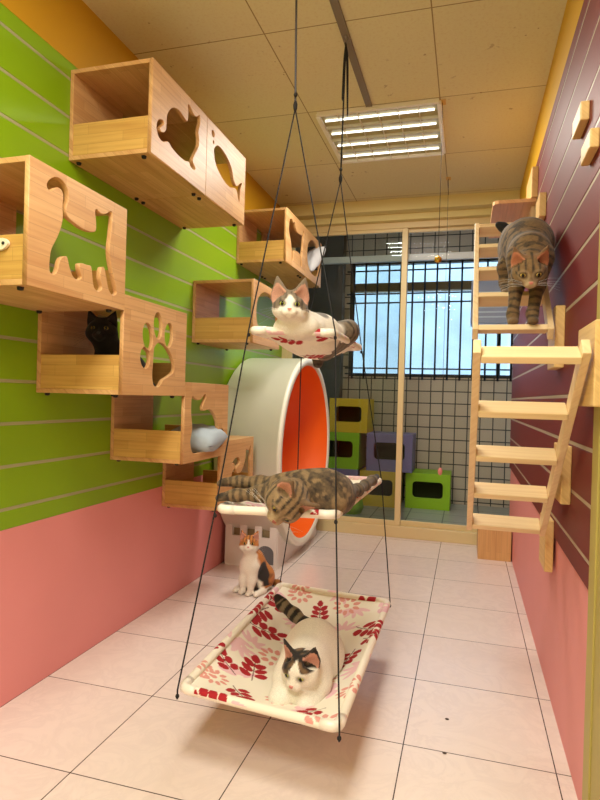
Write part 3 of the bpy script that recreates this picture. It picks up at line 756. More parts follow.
def sag_at(u, v, s): return -s * (np.clip(1 - (2 * u - 1) ** 2, 0, 1) ** .8) * (np.clip(1 - (2 * v - 1) ** 2, 0, 1) ** .75)
def hammock_z(name, x, y):
    """height of the sling at a place"""
    c = np.array(HK[name]['c']); u, v = .5, .5
    for _ in range(30):
        p = (1 - u) * (1 - v) * c[0] + u * (1 - v) * c[1] + u * v * c[2] + (1 - u) * v * c[3]
        du = (1 - v) * (c[1] - c[0]) + v * (c[2] - c[3]); dv = (1 - u) * (c[3] - c[0]) + u * (c[2] - c[1])
        A = np.array([[du[0], dv[0]], [du[1], dv[1]]]); e = np.linalg.solve(A, V3(x, y) - p[:2]); u += e[0]; v += e[1]
    return c[0][2] + float(sag_at(np.clip(u, 0, 1), np.clip(v, 0, 1), HK[name]['sag']))
def hammock(name, label):
    h = HK[name]; c = np.array(h['c'], float); ctr = c.mean(0)
    t = empty('cat_hammock', tuple(ctr), label, 'hammock', 'fabric cat hammocks hanging one below another')
    C = c - ctr
    r = .0125; rs = .0150
    # corner elbows and bare pipe ends
    for k in range(4):
        p, q, s = C[k], C[(k + 1) % 4], C[k - 1]
        d1 = (q - p) / np.linalg.norm(q - p); d2 = (s - p) / np.linalg.norm(s - p)
        l = .055
        path = [p + d1 * l] + [p + d1 * .03 * (1 - a) ** 2 + d2 * .03 * a ** 2 for a in (0, .25, .5, .75, 1)] + [p + d2 * l]
        MB().tube(path, .0165, 12).build('elbow', M['pvc'], t)
    m = MB()
    for k in range(4):
        p, q = C[k], C[(k + 1) % 4]; d = (q - p) / np.linalg.norm(q - p)
        m.tube([p + d * .03, q - d * .03], r, 10)
    m.build('pipe_frame', M['pvc'], t)
    # sling
    W = np.linalg.norm(c[1] - c[0]); L_ = np.linalg.norm(c[2] - c[1]); st = .0032 if name == 'bottom' else .0038
    nu, nv = int(W / st), int(L_ / st)
    u = np.linspace(0, 1, nu + 1)[:, None, None]; v = np.linspace(0, 1, nv + 1)[None, :, None]
    Pn = (1 - u) * (1 - v) * C[0] + u * (1 - v) * C[1] + u * v * C[2] + (1 - u) * v * C[3]
    uu, vv = np.broadcast_arrays(u[..., 0], v[..., 0])
    z = sag_at(uu, vv, h['sag'])
    wr = .003 * np.sin(uu * 38 + 3 * np.sin(vv * 7)) * np.sin(math.pi * uu) * np.sin(math.pi * vv)
    Pn[..., 2] += z + wr + .004
    # clip the corners where the bare elbows show
    xy = Pn.reshape(-1, 3)[:, :2] + ctr[:2]
    grid_mesh('sling', Pn, print_color(xy, name, h['seed']), M['fabric'], t)
    # sleeves of the same cloth around the pipes
    nk = 14
    for k in range(4):
        p, q = C[k], C[(k + 1) % 4]; LL = np.linalg.norm(q - p); d = (q - p) / LL
        nseg = int((LL - .11) / st); s = np.linspace(.055, LL - .055, nseg + 1)
        ang = np.linspace(0, 2 * math.pi, 25)
        side = np.cross(d, V3(0, 0, 1)); side /= np.linalg.norm(side)
        ring = np.cos(ang)[:, None] * side + np.sin(ang)[:, None] * V3(0, 0, 1)
        Q = (p + s[:, None, None] * d) + rs * ring[None]
        # unrolled coordinates so the print goes on over the pipe
        un = (p + ctr)[None, None, :2] + s[:, None, None] * d[None, None, :2] + (rs * ang)[None, :, None] * side[None, None, :2]
        grid_mesh('sleeve', Q, print_color(un.reshape(-1, 2), name, h['seed'] if k % 2 else h['seed']), M['fabric'], t)
    return t
hammock('bottom', 'lowest cat hammock, red leaf print fabric on a white pipe frame near the floor')
hammock('middle', 'middle cat hammock of red leaf print under the stretched tabby')
hammock('top', 'topmost small cat hammock under the white and grey cat')

def rope(hook, knot, corners, label, grey=False, loops=False):
    t = empty('hanging_rope', hook, label, 'rope', 'black ropes holding the hammocks')
    o = V3(*hook); K = V3(*knot) - o
    MB().tube([(0, 0, -.03), K], .0045 if grey else .004, 6).build('main_cord', M['rope_grey'] if grey else M['rope'], t)
    m = MB().tube([K + V3(0, 0, .03), K + V3(0, 0, .015), K, K - V3(0, 0, .012)], [.005, .009, .008, .004], 8)
    m.ell(K + V3(0, 0, .055), (.008, .008, .009)); m.build('knot', M['rope'], t)
    ph = [V3(.008 * math.cos(a), 0, -.018 + .016 * math.sin(a)) for a in np.linspace(0, 2 * math.pi, 14)]
    MB().tube([(0, 0, 0), (0, 0, -.004)], .008, 8).tube(ph, .0022, 6).build('hook', M['steel'], t)
    for cs in corners:
        pts = [K] + [V3(*c) - o + V3(0, 0, .0) for c in cs]
        end = pts[-1] - V3(0, 0, .03)
        MB().tube(pts + [end], .0028, 6).build('branch_cord', M['rope'], t)
        m = MB()
        for p in pts[1:]: m.ell(p - V3(0, 0, .020), (.0065, .0065, .008))
        m.build('knot', M['rope'], t)
    if loops:
        for dx, l in ((.012, .38), (-.008, .30)):
            MB().tube(smooth_path([(0, 0, -.03), (dx, .004, -.12), (dx * 1.4, .006, -l), (dx * .5, .004, -.12), (0, 0, -.035)], 6), .0032, 6).build('loose_loop', M['rope'], t)
    return t
def off(p, k): return (p[0], p[1], p[2])
def outset(name, i, d=.018):
    c = np.array(HK[name]['c']); ctr = c.mean(0); v = c[i] - ctr; v /= np.linalg.norm(v); return tuple(c[i] + v * d)
rope((.448, .748, ZC), (.497, .62, 2.36), [[outset(n, 0) for n in ('top', 'middle', 'bottom')], [outset(n, 1) for n in ('top', 'middle', 'bottom')]], 'near black rope splitting to the near corners of the three hammocks', True)
rope((.583, 1.117, ZC - .012), (.576, 1.117, 2.25), [[outset(n, 3) for n in ('top', 'middle', 'bottom')], [outset(n, 2) for n in ('top', 'middle', 'bottom')]], 'far black rope with loose loops splitting to the far corners of the hammocks', False, True)

# ------------------------------------------------------------------ cats: smooth-blended bodies meshed on a grid
def nrmz(v): v = np.array(v, float); return v / (np.linalg.norm(v) + 1e-12)
def frame(fwd, up):
    f = nrmz(fwd); l = nrmz(np.cross(up, f)); u = np.cross(f, l)
    return np.stack([f, l, u], 1)            # columns: forward, left, up

def vnoise(p, seed=0):
    i = np.floor(p).astype(np.int64); f = p - i; f = f * f * (3 - 2 * f); out = 0
    def hsh(a, b, c):
        h = (a * 374761393 + b * 668265263 + c * 2147483647 + seed * 1274126177) & 0xffffffff
        h = ((h ^ (h >> 13)) * 1274126177) & 0xffffffff
        return ((h ^ (h >> 16)) & 0xffff) / 65535.0
    for dx in (0, 1):
        for dy in (0, 1):
            for dz in (0, 1):
                w = (f[:, 0] if dx else 1 - f[:, 0]) * (f[:, 1] if dy else 1 - f[:, 1]) * (f[:, 2] if dz else 1 - f[:, 2])
                out = out + w * hsh(i[:, 0] + dx, i[:, 1] + dy, i[:, 2] + dz)
    return out

def sd_rc(p, a, b, r1, r2):
    ba = b - a; l2 = ba @ ba
    if l2 < 1e-10: return np.linalg.norm(p - a, axis=1) - max(r1, r2)
    rr = r1 - r2; a2 = l2 - rr * rr; il2 = 1 / l2
    pa = p - a; y = pa @ ba; z = y - l2
    q = pa * l2 - np.outer(y, ba); x2 = (q * q).sum(1); y2 = y * y * l2; z2 = z * z * l2
    k = np.sign(rr) * rr * rr * x2
    A = np.sign(z) * a2 * z2 > k; B = np.sign(y) * a2 * y2 < k
    return np.where(A, np.sqrt(x2 + z2) * il2 - r2, np.where(B, np.sqrt(x2 + y2) * il2 - r1, (np.sqrt(np.maximum(x2 * a2 * il2, 0)) + y * rr) * il2 - r1))
def sd_el(p, c, r, A):
    q = (p - c) @ A; r = np.array(r)
    k0 = np.linalg.norm(q / r, axis=1); k1 = np.linalg.norm(q / (r * r), axis=1)
    return k0 * (k0 - 1) / np.maximum(k1, 1e-9)
def smin(a, b, k):
    h = np.maximum(k - np.abs(a - b), 0) / k
    return np.minimum(a, b) - h * h * k * .25

class Cat:
    def __init__(s): s.pr = []; s.sub = []; s.H = None
    def rc(s, a, b, r1, r2, k=.03, part='body', t0=0.0): s.pr.append(('rc', V3(*a), V3(*b), r1, r2, k, part, t0)); return s
    def el(s, c, r, A=None, k=.03, part='body'): s.pr.append(('el', V3(*c), r, np.eye(3) if A is None else A, 0, k, part, 0)); return s
    def chain(s, pts, rad, k=.03, part='leg'):
        t = 0
        for i in range(len(pts) - 1):
            s.rc(pts[i], pts[i + 1], rad[i], rad[i + 1], k, part, t); t += np.linalg.norm(V3(*pts[i + 1]) - V3(*pts[i]))
        return s
    def paw(s, c, fwd, up, sc=1.0, part='leg'):
        A = frame(fwd, up); c = V3(*c)
        s.el(c, (.024 * sc, .018 * sc, .014 * sc), A, .012, part)
        for y in (-.0115, -.004, .004, .0115):
            s.el(c + A @ V3((.017 if abs(y) < .006 else .013) * sc, y * sc, -.002 * sc), (.0095 * sc, .0056 * sc, .0095 * sc), A, .003, part)
        return s
    def head(s, pos, fwd, up, sc=1.0, ear=1.0, k=.03, lean=.36):
        A = frame(fwd, up); o = V3(*pos); s.H = (o, A, sc)
        T = lambda *q: o + A @ (V3(*q) * sc)
        R = lambda *r: tuple(x * sc for x in r)
        s.el(o, R(.047, .051, .044), A, k, 'head')
        for y in (-1, 1):
            s.el(T(.014, y * .027, -.014), R(.030, .027, .025), A, .016 * sc, 'head')
            s.el(T(.030, y * .020, .015), R(.016, .018, .012), A, .012 * sc, 'head')
            s.el(T(.0515, y * .0095, -.0195), R(.0135, .0125, .0105), A, .006 * sc, 'head')
        s.el(T(.038, 0, -.016), R(.024, .021, .017), A, .014 * sc, 'head')
        s.el(T(.0455, 0, -.0315), R(.012, .011, .008), A, .007 * sc, 'head')
        s.rc(T(.030, 0, .014), T(.057, 0, -.009), .0125 * sc, .0075 * sc, .010 * sc, 'head')
        for y in (-1, 1):
            # pinna: flattened cone with a scooped inside, opening forward and out
            d = nrmz(A @ V3(-.10, y * lean, 1.0)); face = nrmz(A @ V3(1.0, y * .55, .1)); face = nrmz(face - d * (face @ d)); lat = np.cross(d, face)
            E = np.stack([face, lat, d], 1); b = T(-.006, y * .032, .027)
            s.pr.append(('ear', b, E, sc * ear, None, .012 * sc, 'ear', 0)); s.sub.append((b, E, sc * ear))
        return s
    @staticmethod
    def sd_ear(p, b, E, sc, inner=False):
        q = (p - b) @ E / sc
        q = q * np.array([2.1, 1.0, 1.0])
        if inner:
            q = q - np.array([.027, 0, .003])
            return sd_rc(q, V3(0, 0, 0), V3(0, 0, .046), .0225, .0035) * sc / 2.1
        return sd_rc(q, V3(0, 0, 0), V3(0, 0, .054), .0285, .0042) * sc / 2.1
    def each(s, p):
        out = []
        for q in s.pr:
            if q[0] == 'rc': out.append(sd_rc(p, q[1], q[2], q[3], q[4]))
            elif q[0] == 'el': out.append(sd_el(p, q[1], q[2], q[3]))
            else: out.append(s.sd_ear(p, q[1], q[2], q[3]))
        return out
    def sdf(s, p):
        d = np.full(len(p), 1e3)
        for q, e in zip(s.pr, s.each(p)): d = smin(d, e, q[5])
        for b, E, sc in s.sub:
            e = s.sd_ear(p, b, E, sc, True); k = .004 * sc
            d = -smin(-d, e, k)
        return d
    def bounds(s):
        lo, hi = np.full(3, 1e3), np.full(3, -1e3)
        for q in s.pr:
            if q[0] == 'rc': P_ = [(q[1], q[3]), (q[2], q[4])]
            elif q[0] == 'el': P_ = [(q[1], max(q[2]))]
            else: P_ = [(q[1], .075 * q[3])]
            for c, r in P_: lo = np.minimum(lo, c - r); hi = np.maximum(hi, c + r)
        return lo - .02, hi + .02
    def mesh(s, vox=.0048):
        lo, hi = s.bounds(); n = np.ceil((hi - lo) / vox).astype(int) + 1
        ax = [lo[i] + vox * np.arange(n[i]) for i in range(3)]
        # coarse pass first so only cells near the skin are evaluated finely
        G = np.stack(np.meshgrid(*ax, indexing='ij'), -1).reshape(-1, 3)
        st = 4; axc = [a[::st] for a in ax]
        Gc = np.stack(np.meshgrid(*axc, indexing='ij'), -1); dc = s.sdf(Gc.reshape(-1, 3)).reshape(Gc.shape[:3])
        ix = [np.minimum(np.round(np.arange(n[i]) / st).astype(int), dc.shape[i] - 1) for i in range(3)]
        near = dc[np.ix_(*ix)].reshape(-1)
        d = near.copy(); m = np.abs(near) < vox * st * 2.4
        d[m] = s.sdf(G[m]); d = d.reshape(n)
        ins = d < 0
        cs = np.zeros(tuple(n - 1), int)
        cor = [(a, b, c) for a in (0, 1) for b in (0, 1) for c in (0, 1)]
        sl = lambda c: tuple(slice(c[i], n[i] - 1 + c[i]) for i in range(3))
        for c in cor: cs += ins[sl(c)]
        act = (cs > 0) & (cs < 8); idx = np.full(act.shape, -1, int); idx[act] = np.arange(act.sum())
        acc = np.zeros((act.sum(), 3)); cnt = np.zeros(act.sum()); base = np.argwhere(act).astype(float)
        for c in cor:
            for a in range(3):
                if c[a] == 0:
                    e = list(c); e[a] = 1
                    d0 = d[sl(c)][act]; d1 = d[sl(e)][act]; cr = (d0 < 0) != (d1 < 0)
                    t = np.where(cr, d0 / np.where(cr, d0 - d1, 1), 0)
                    pt_ = base + np.array(c); pt_[:, a] += t
                    acc[cr] += pt_[cr]; cnt[cr] += 1
        V = lo + vox * acc / cnt[:, None]
        F = []
        for a in range(3):
            b, c = (a + 1) % 3, (a + 2) % 3
            s0 = [slice(None)] * 3; s1 = [slice(None)] * 3; s0[a] = slice(0, -1); s1[a] = slice(1, None)
            cr = ins[tuple(s0)] != ins[tuple(s1)]
            q = np.argwhere(cr); q = q[(q[:, b] > 0) & (q[:, c] > 0) & (q[:, b] < n[b] - 1) & (q[:, c] < n[c] - 1)]
            def g(db, dc_):
                r = q.copy(); r[:, b] -= db; r[:, c] -= dc_; return idx[r[:, 0], r[:, 1], r[:, 2]]
            quad = np.stack([g(1, 1), g(0, 1), g(0, 0), g(1, 0)], 1)
            fl = ~ins[q[:, 0], q[:, 1], q[:, 2]]
            quad[fl] = quad[fl][:, ::-1]
            F.append(quad)
        F = np.concatenate(F); F = F[(F >= 0).all(1)]
        return V, F
    def hit(s, y, z, x0=.11):
        """forward distance (head units) where the face skin lies at lateral y, height z"""
        o, A, sc = s.H; x = np.linspace(x0, 0, 500)
        P_ = o + (np.stack([x, np.full_like(x, y), np.full_like(x, z)], 1) * sc) @ A.T
        d = s.sdf(P_); k = np.argmax(d < 0); return x[k]

def lerp(a, b, t): return a + (b - a) * t[:, None]
C_ = lambda r, g, b: np.array(lin(r, g, b)[:3])
def sstep(a, b, x): t = np.clip((x - a) / (b - a), 0, 1); return t * t * (3 - 2 * t)

def cat_build(name, cat, colfn, label, eye, nose, group=None, eyes=True, eye_r=.0108, pupil=.0066, vox=.0048):
    V, F = cat.mesh(vox)
    E = np.stack(cat.each(V), 0); near = E.argmin(0)
    info = dict(V=V, part=np.array([q[6] for q in cat.pr])[near], near=near)
    t = np.zeros(len(V))
    for k, q in enumerate(cat.pr):
        if q[0] == 'rc':
            m = near == k; ba = q[2] - q[1]; L_ = np.linalg.norm(ba) + 1e-9
            t[m] = q[7] + ((V[m] - q[1]) @ ba / L_)
    info['t'] = t
    o, A, sc = cat.H; info['h'] = (V - o) @ A / sc
    inn = np.full(len(V), 9.)
    for b, Ee, s_ in cat.sub: inn = np.minimum(inn, np.abs(cat.sd_ear(V, b, Ee, s_, True)))
    info['inner'] = inn < .0035
    col = colfn(info)
    org = V3((V[:, 0].min() + V[:, 0].max()) / 2, (V[:, 1].min() + V[:, 1].max()) / 2, V[:, 2].min())
    me = bpy.data.meshes.new(name)
    Vl = (V - org).astype(np.float32)
    me.vertices.add(len(Vl)); me.vertices.foreach_set('co', Vl.ravel())
    me.loops.add(F.size); me.loops.foreach_set('vertex_index', F.astype(np.int32).ravel())
    me.polygons.add(len(F)); me.polygons.foreach_set('loop_start', np.arange(0, F.size, 4, dtype=np.int32))
    me.polygons.foreach_set('use_smooth', np.ones(len(F), bool))
    me.update(calc_edges=True); me.validate()
    add_col(me, col); me.materials.append(M['fur'])
    ob = bpy.data.objects.new(name, me); COL.objects.link(ob); ob.location = org
    tag(ob, label, 'cat', group)
    T = lambda *q: o + A @ (V3(*q) * sc) - org
    for y in ((-1, 1) if eyes else ()):
        x = cat.hit(y * .0215, .006)
        c = T(x - eye_r * .70, y * .0212, .0065)
        Ae = A @ np.array([[math.cos(y * .28), -math.sin(y * .28), 0], [math.sin(y * .28), math.cos(y * .28), 0], [0, 0, 1]])
        e = MB().ell(c, tuple(np.array((eye_r, eye_r * 1.02, eye_r * .86)) * sc), Ae, 20, 14).build('eye', eye, ob)
        d = nrmz(Ae @ V3(1, -y * .10, -.02))
        MB().ell(c + d * eye_r * .86 * sc, tuple(np.array((.0030, pupil * .72, pupil)) * sc), Ae, 14, 10).build('pupil', M['pupil'], e)
    x = cat.hit(0, -.0095)
    n = MB()
    n.prism(smooth_loop([(-.0062, .003), (0, .0042), (.0062, .003), (.0045, -.0015), (0, -.0045), (-.0045, -.0015)], 3), -.004, .0018, (0, 0, 0), (0, 1, 0), (0, 0, 1), (1, 0, 0))
    n.v = [tuple(T(x + v[0], v[1], -.0100 + v[2])) for v in n.v]
    n.build('nose', nose, ob)
    w = MB(); rg = random.Random(4)
    for y in (-1, 1):
        for k in range(5):
            a = T(.055, y * .013, -.017 - .002 * k); b = T(.045 + rg.uniform(-.01, .01), y * .055, -.012 - .007 * k + .004); c = T(.028, y * .092, -.018 - .011 * k)
            w.tube([a, b, c], [.00035, .0003, .00015], 4)
    w.build('whiskers', M['whisker'] if eyes and nose is not M['nose_black'] else M['black'], ob)
    return ob
M['whisker'] = plain('white_whisker', lin(235, 232, 225), .5)
M['pinkskin'] = None

def tabby(info, base, dark, lite, freq, seed, spine):
    """mackerel stripes across the spine, rings on legs and tail, marked face"""
    V = info['V']; S = [V3(*p) for p in spine]
    best = np.full(len(V), 9.); tt = np.zeros(len(V)); acc = 0
    for a, b in zip(S[:-1], S[1:]):
        ba = b - a; L_ = np.linalg.norm(ba); h = np.clip((V - a) @ ba / L_ ** 2, -.3, 1.3); d = np.linalg.norm(V - a - h[:, None] * ba, axis=1)
        m = d < best; best[m] = d[m]; tt[m] = acc + h[m] * L_; acc += L_
    n1 = vnoise(V * 22, seed) - .5; n2 = vnoise(V * 60, seed + 3) - .5; n3 = vnoise(V * 150, seed + 5) - .5
    ph = tt * freq + n1 * .9 + n2 * .45
    st = sstep(.08, .62, np.sin(2 * math.pi * ph) + n2 * .8)
    leg = np.isin(info['part'], ['leg', 'tail'])
    st2 = sstep(-.1, .5, np.sin(2 * math.pi * (info['t'] * freq * 1.5 + n1 * .4)) + n2 * .5)
    st = np.where(leg, st2, st)
    c = lerp(np.tile(base, (len(V), 1)), np.tile(dark, (len(V), 1)), np.clip(st * .60 + .14 + n3 * .55 + n2 * .25, 0, 1))
    h = info['h']; hd = np.isin(info['part'], ['head'])
    hs = sstep(.15, .7, np.sin(h[:, 1] * 2 * math.pi / .020) + n2 * .6) * sstep(.010, .022, h[:, 2])           # forehead bars
    ck = sstep(.2, .8, np.sin((h[:, 2] * .9 + h[:, 0] * .5) * 2 * math.pi / .020 + n2)) * sstep(.022, .034, np.abs(h[:, 1])) * (h[:, 2] < .012)
    hc = lerp(np.tile(base * 1.15, (len(V), 1)), np.tile(dark, (len(V), 1)), np.clip(np.maximum(hs, ck) * .75 + .10 + n3 * .45, 0, 1))
    mz = (1 - sstep(.012, .024, np.hypot(h[:, 1], (h[:, 2] + .022) * 1.1))) * (h[:, 0] > .036)
    hc = lerp(hc, np.tile(lite, (len(V), 1)), np.clip(mz * .85, 0, 1))
    er = np.exp(-(((np.abs(h[:, 1]) - .0215) / .0095) ** 2 + ((h[:, 2] - .0065) / .008) ** 2) * 1.0) * (h[:, 0] > .02)
    ring = np.exp(-((np.hypot((np.abs(h[:, 1]) - .0215), (h[:, 2] - .0065) * 1.1) - .0155) / .003) ** 2) * (h[:, 0] > .02)
    hc = lerp(hc, np.tile(lite, (len(V), 1)), np.clip(ring * .28, 0, 1))
    hc = lerp(hc, np.tile(dark * .6, (len(V), 1)), np.clip(er * 1.0, 0, 1))
    c[hd] = hc[hd]
    return c
def ears(info, c, inner, outer=None):
    m = info['part'] == 'ear'
    if outer is not None: c[m] = outer
    k = m & info['inner']; c[k] = inner
    return c

TB, TD, TL = C_(150, 118, 78), C_(42, 32, 24), C_(206, 182, 144)

# --- calico sitting on the floor
def calico():
    s = .93; O = V3(-.072, 1.80, 0); fw = nrmz(V3(-.22, -1, 0)); A = frame(fw, (0, 0, 1)); q = lambda x, y, z: O + A @ (V3(x, y, z) * s)
    k = Cat()
    k.rc(q(-.095, 0, .095), q(-.02, 0, .205), .090 * s, .060 * s, .05)
    k.rc(q(-.02, 0, .205), q(.035, 0, .175), .060 * s, .052 * s, .05)
    k.rc(q(.0, 0, .23), q(.03, 0, .30), .050 * s, .044 * s, .04)
    for y in (-1, 1):
        k.el(q(-.07, y * .065, .075), (.085 * s, .042 * s, .072 * s), A, .04, 'haunch')
        k.rc(q(-.02, y * .085, .020), q(.055, y * .082, .017), .022 * s, .019 * s, .02, 'leg')
        k.paw(q(.065, y * .082, .015), fw, (0, 0, 1), s, 'leg')
        k.chain([q(.03, y * .036, .18), q(.055, y * .032, .09), q(.06, y * .028, .022)], [.034 * s, .024 * s, .018 * s], .03, 'leg')
        k.paw(q(.075, y * .028, .0155), fw, (0, 0, 1), s * 1.05, 'leg')
    k.chain([q(-.18, .02, .03), q(-.20, .09, .02), q(-.14, .15, .018), q(-.05, .155, .018)], [.024 * s, .02 * s, .018 * s, .014 * s], .02, 'tail')
    k.head(q(.045, 0, .335), V3(.30, -1, .06), (0.02, 0, 1), 1.08, .86, .035)
    W, OR, BK = C_(238, 228, 212), C_(196, 122, 52), C_(40, 32, 28)
    def col(i):
        V = i['V']; L_ = (V - O) @ A / s; n = vnoise(V * 14, 4) - .5; n2 = vnoise(V * 45, 6) - .5; n3 = vnoise(V * 30, 9) - .5
        c = np.tile(W, (len(V), 1))
        back = sstep(.0, .02, -(L_[:, 0] - .012) - .32 * (.11 - np.clip(L_[:, 2], 0, .2)) + .03 * n + .018 * n2 - .0)
        c = lerp(c, lerp(np.tile(OR, (len(V), 1)), np.tile(OR * .55, (len(V), 1)), sstep(.1, .35, n3)), back * (L_[:, 2] > .035))
        blk = sstep(.0, .012, .05 - np.hypot((L_[:, 0] + .02) * .9, (L_[:, 2] - .155) * .7) + .03 * n) * (L_[:, 1] > .02)
        blk = np.maximum(blk, sstep(.05, .12, n) * back * (L_[:, 2] > .05))
        c = lerp(c, np.tile(BK, (len(V), 1)), blk)
        c[i['part'] == 'tail'] = OR * .6
        h = i['h']; hd = np.isin(i['part'], ['head', 'ear'])
        top = sstep(-.004, .004, h[:, 2] - (-.012 + .9 * np.maximum(0, .017 - np.abs(h[:, 1])) + .4 * np.maximum(h[:, 0] - .03, 0)) + .008 * n2) * (np.abs(h[:, 1]) > .006 + 0 * h[:, 0])
        top = np.maximum(top, sstep(.022, .03, h[:, 2]))
        hc = lerp(np.tile(W, (len(V), 1)), np.tile(OR, (len(V), 1)), top)
        bar = sstep(.2, .7, np.sin(h[:, 1] * 2 * math.pi / .018) + n2) * sstep(.012, .024, h[:, 2])
        hc = lerp(hc, np.tile(BK, (len(V), 1)), np.clip(bar * .8, 0, 1) * top)
        hc = lerp(hc, np.tile(BK, (len(V), 1)), np.exp(-(((np.abs(h[:, 1]) - .0215) / .012) ** 2 + ((h[:, 2] - .006) / .010) ** 2)) * (h[:, 0] > .02) * .8)
        c[hd] = hc[hd]
        return ears(i, c, C_(206, 150, 130))
    cat_build('cat', k, col, 'small calico cat sitting upright on the floor tiles beside the white castle base', M['eye_yellow'], M['nose_pink'])
calico()

# --- white and grey cat lying in the top hammock, looking at the viewer
def topcat():
    z0 = lambda x, y, r: hammock_z('top', x, y) + .004 + r
    k = Cat()
    p1, p2, p3 = V3(.545, .60, z0(.545, .60, .062)), V3(.585, .76, z0(.585, .76, .074)), V3(.61, .93, z0(.61, .93, .066) + .008)
    k.rc(p1, p2, .060, .074, .05); k.rc(p2, p3, .074, .068, .05)
    k.el((.545, .565, 1.500), (.052, .046, .048), None, .03)
    k.rc((.542, .585, 1.505), (.532, .535, 1.548), .050, .043, .035)
    for sx, y in ((-1, .60), (1, .63)):
        x = .545 + sx * .055
        k.chain([V3(x, y, z0(x, y, .04)), V3(x - .005, y - .045, z0(x, y - .045, .024)), V3(.545 + sx * .03, .565, z0(.545, .575, .02))], [.032, .024, .018], .03)
    for sx in (-1, 1):
        x = .62 + sx * .055; k.el((x, .93, z0(x, .93, .04)), (.045, .075, .052), None, .04, 'haunch')
    k.chain([(.60, 1.03, z0(.60, 1.03, .03)), (.53, 1.14, 1.470), (.465, 1.225, 1.507), (.445, 1.285, 1.48), (.443, 1.305, 1.43), (.441, 1.305, 1.395)], [.032, .026, .024, .026, .030, .026], .02, 'tail')
    k.head((.529, .515, 1.562), cam_o - V3(.529, .52, 1.552), V3(.03, 0, 1), 1.20, 1.16, .03, .20)
    W, G, D = C_(242, 234, 220), C_(128, 112, 92), C_(44, 36, 32)
    def col(i):
        V = i['V']; n = vnoise(V * 18, 2) - .5; n2 = vnoise(V * 50, 5) - .5
        c = np.tile(W, (len(V), 1))
        tb = tabby(i, G, D, W, 28, 3, [p1, p2, p3])
        g = sstep(0, .03, V[:, 1] - .80 + .10 * n)
        sp = sstep(0, .015, .045 - np.linalg.norm(V - V3(.60, .70, z0(.60, .70, .14)), axis=1) + .02 * n)
        c = lerp(c, tb, np.clip(g, 0, 1)); c = lerp(c, np.tile(D, (len(V), 1)), sp * .85)
        c[i['part'] == 'tail'] = (tb * .5)[i['part'] == 'tail']
        h = i['h']; hd = np.isin(i['part'], ['head', 'ear'])
        cap = sstep(-.003, .003, np.abs(h[:, 1]) - np.clip(.006 + (.030 - h[:, 2]) * .75, .004, .1) + .004 * n2) * sstep(-.016, -.008, h[:, 2])
        cap = np.maximum(cap, sstep(.030, .038, h[:, 2] + .003 * n2 - .2 * np.clip(h[:, 0], -.05, 0)))
        hc = lerp(np.tile(W, (len(V), 1)), np.tile(G, (len(V), 1)), cap)
        bar = sstep(.3, .8, np.sin(h[:, 1] * 2 * math.pi / .017) + n2) * cap
        hc = lerp(hc, np.tile(D, (len(V), 1)), bar * .6)
        hc = lerp(hc, np.tile(D * 1.3, (len(V), 1)), np.exp(-(((np.abs(h[:, 1]) - .0215) / .011) ** 2 + ((h[:, 2] - .0065) / .010) ** 2) ** 2) * (h[:, 0] > .02))
        c[hd] = hc[hd]
        return ears(i, c, C_(196, 144, 122), G * .9)
    cat_build('cat', k, col, 'white cat with grey tabby cap lying in the topmost hammock facing the viewer', M['eye_green'], M['nose_pink'])
topcat()

# --- brown tabby stretched over the near edge of the middle hammock
def midcat():
    k = Cat(); z = lambda x, y, r: hammock_z('middle', x, y) + .004 + r
    s1, s2, s3, s4 = V3(.555, .385, .885), V3(.63, .41, .882), V3(.70, .45, .880), V3(.735, .49, .872)
    k.rc(s1, s2, .052, .068, .05); k.rc(s2, s3, .068, .074, .05); k.rc(s3, s4, .074, .068, .05)
    k.rc(s1 + V3(.015, -.01, .0), V3(.598, .315, .885), .052, .050, .04)
    k.el((.745, .45, .862), (.055, .07, .056), None, .04, 'haunch'); k.el((.725, .40, .852), (.06, .035, .032), None, .03, 'leg')
    k.chain([(.545, .41, .895), (.47, .40, .905), (.40, .385, .905), (.365, .375, .905)], [.032, .0215, .018, .017], .03)
    k.paw((.345, .37, .902), (-1, -.08, -.12), (0, -.2, 1), 1.08)
    k.chain([(.535, .36, .870), (.48, .345, .872), (.41, .330, .866), (.385, .325, .862)], [.032, .0215, .018, .017], .03)
    k.paw((.362, .320, .858), (-1, -.08, -.15), (0, -.2, 1), 1.08)
    k.chain([(.765, .53, .872), (.785, .64, .866), (.795, .76, .868), (.803, .88, .872), (.808, .98, .876)], [.026, .020, .018, .017, .013], .03, 'tail')
    R_, F_ = V3(.960, .278, 0), V3(-.278, .960, 0)
    fwd = -R_ * .42 + V3(0, 0, -1) * .70 - F_ * .58
    up = R_ * .62 + V3(0, 0, 1) * .35 - F_ * .70
    k.head((.612, .292, .868), fwd, up, 1.30, .92, .04)
    def col(i):
        c = tabby(i, C_(138, 112, 78), C_(44, 34, 25), TL, 26, 7, [(.50, .37, .89), s1, s2, s3, s4])
        tl = i['part'] == 'tail'; c[tl] *= .6
        c[tl & (i['t'] > .40)] = C_(18, 15, 13)
        return ears(i, c, C_(190, 130, 104), C_(110, 84, 58))
    cat_build('cat', k, col, 'brown tabby cat stretched over the near edge of the middle hammock looking down', M['eye_amber_dim'], M['nose_brown'])
midcat()

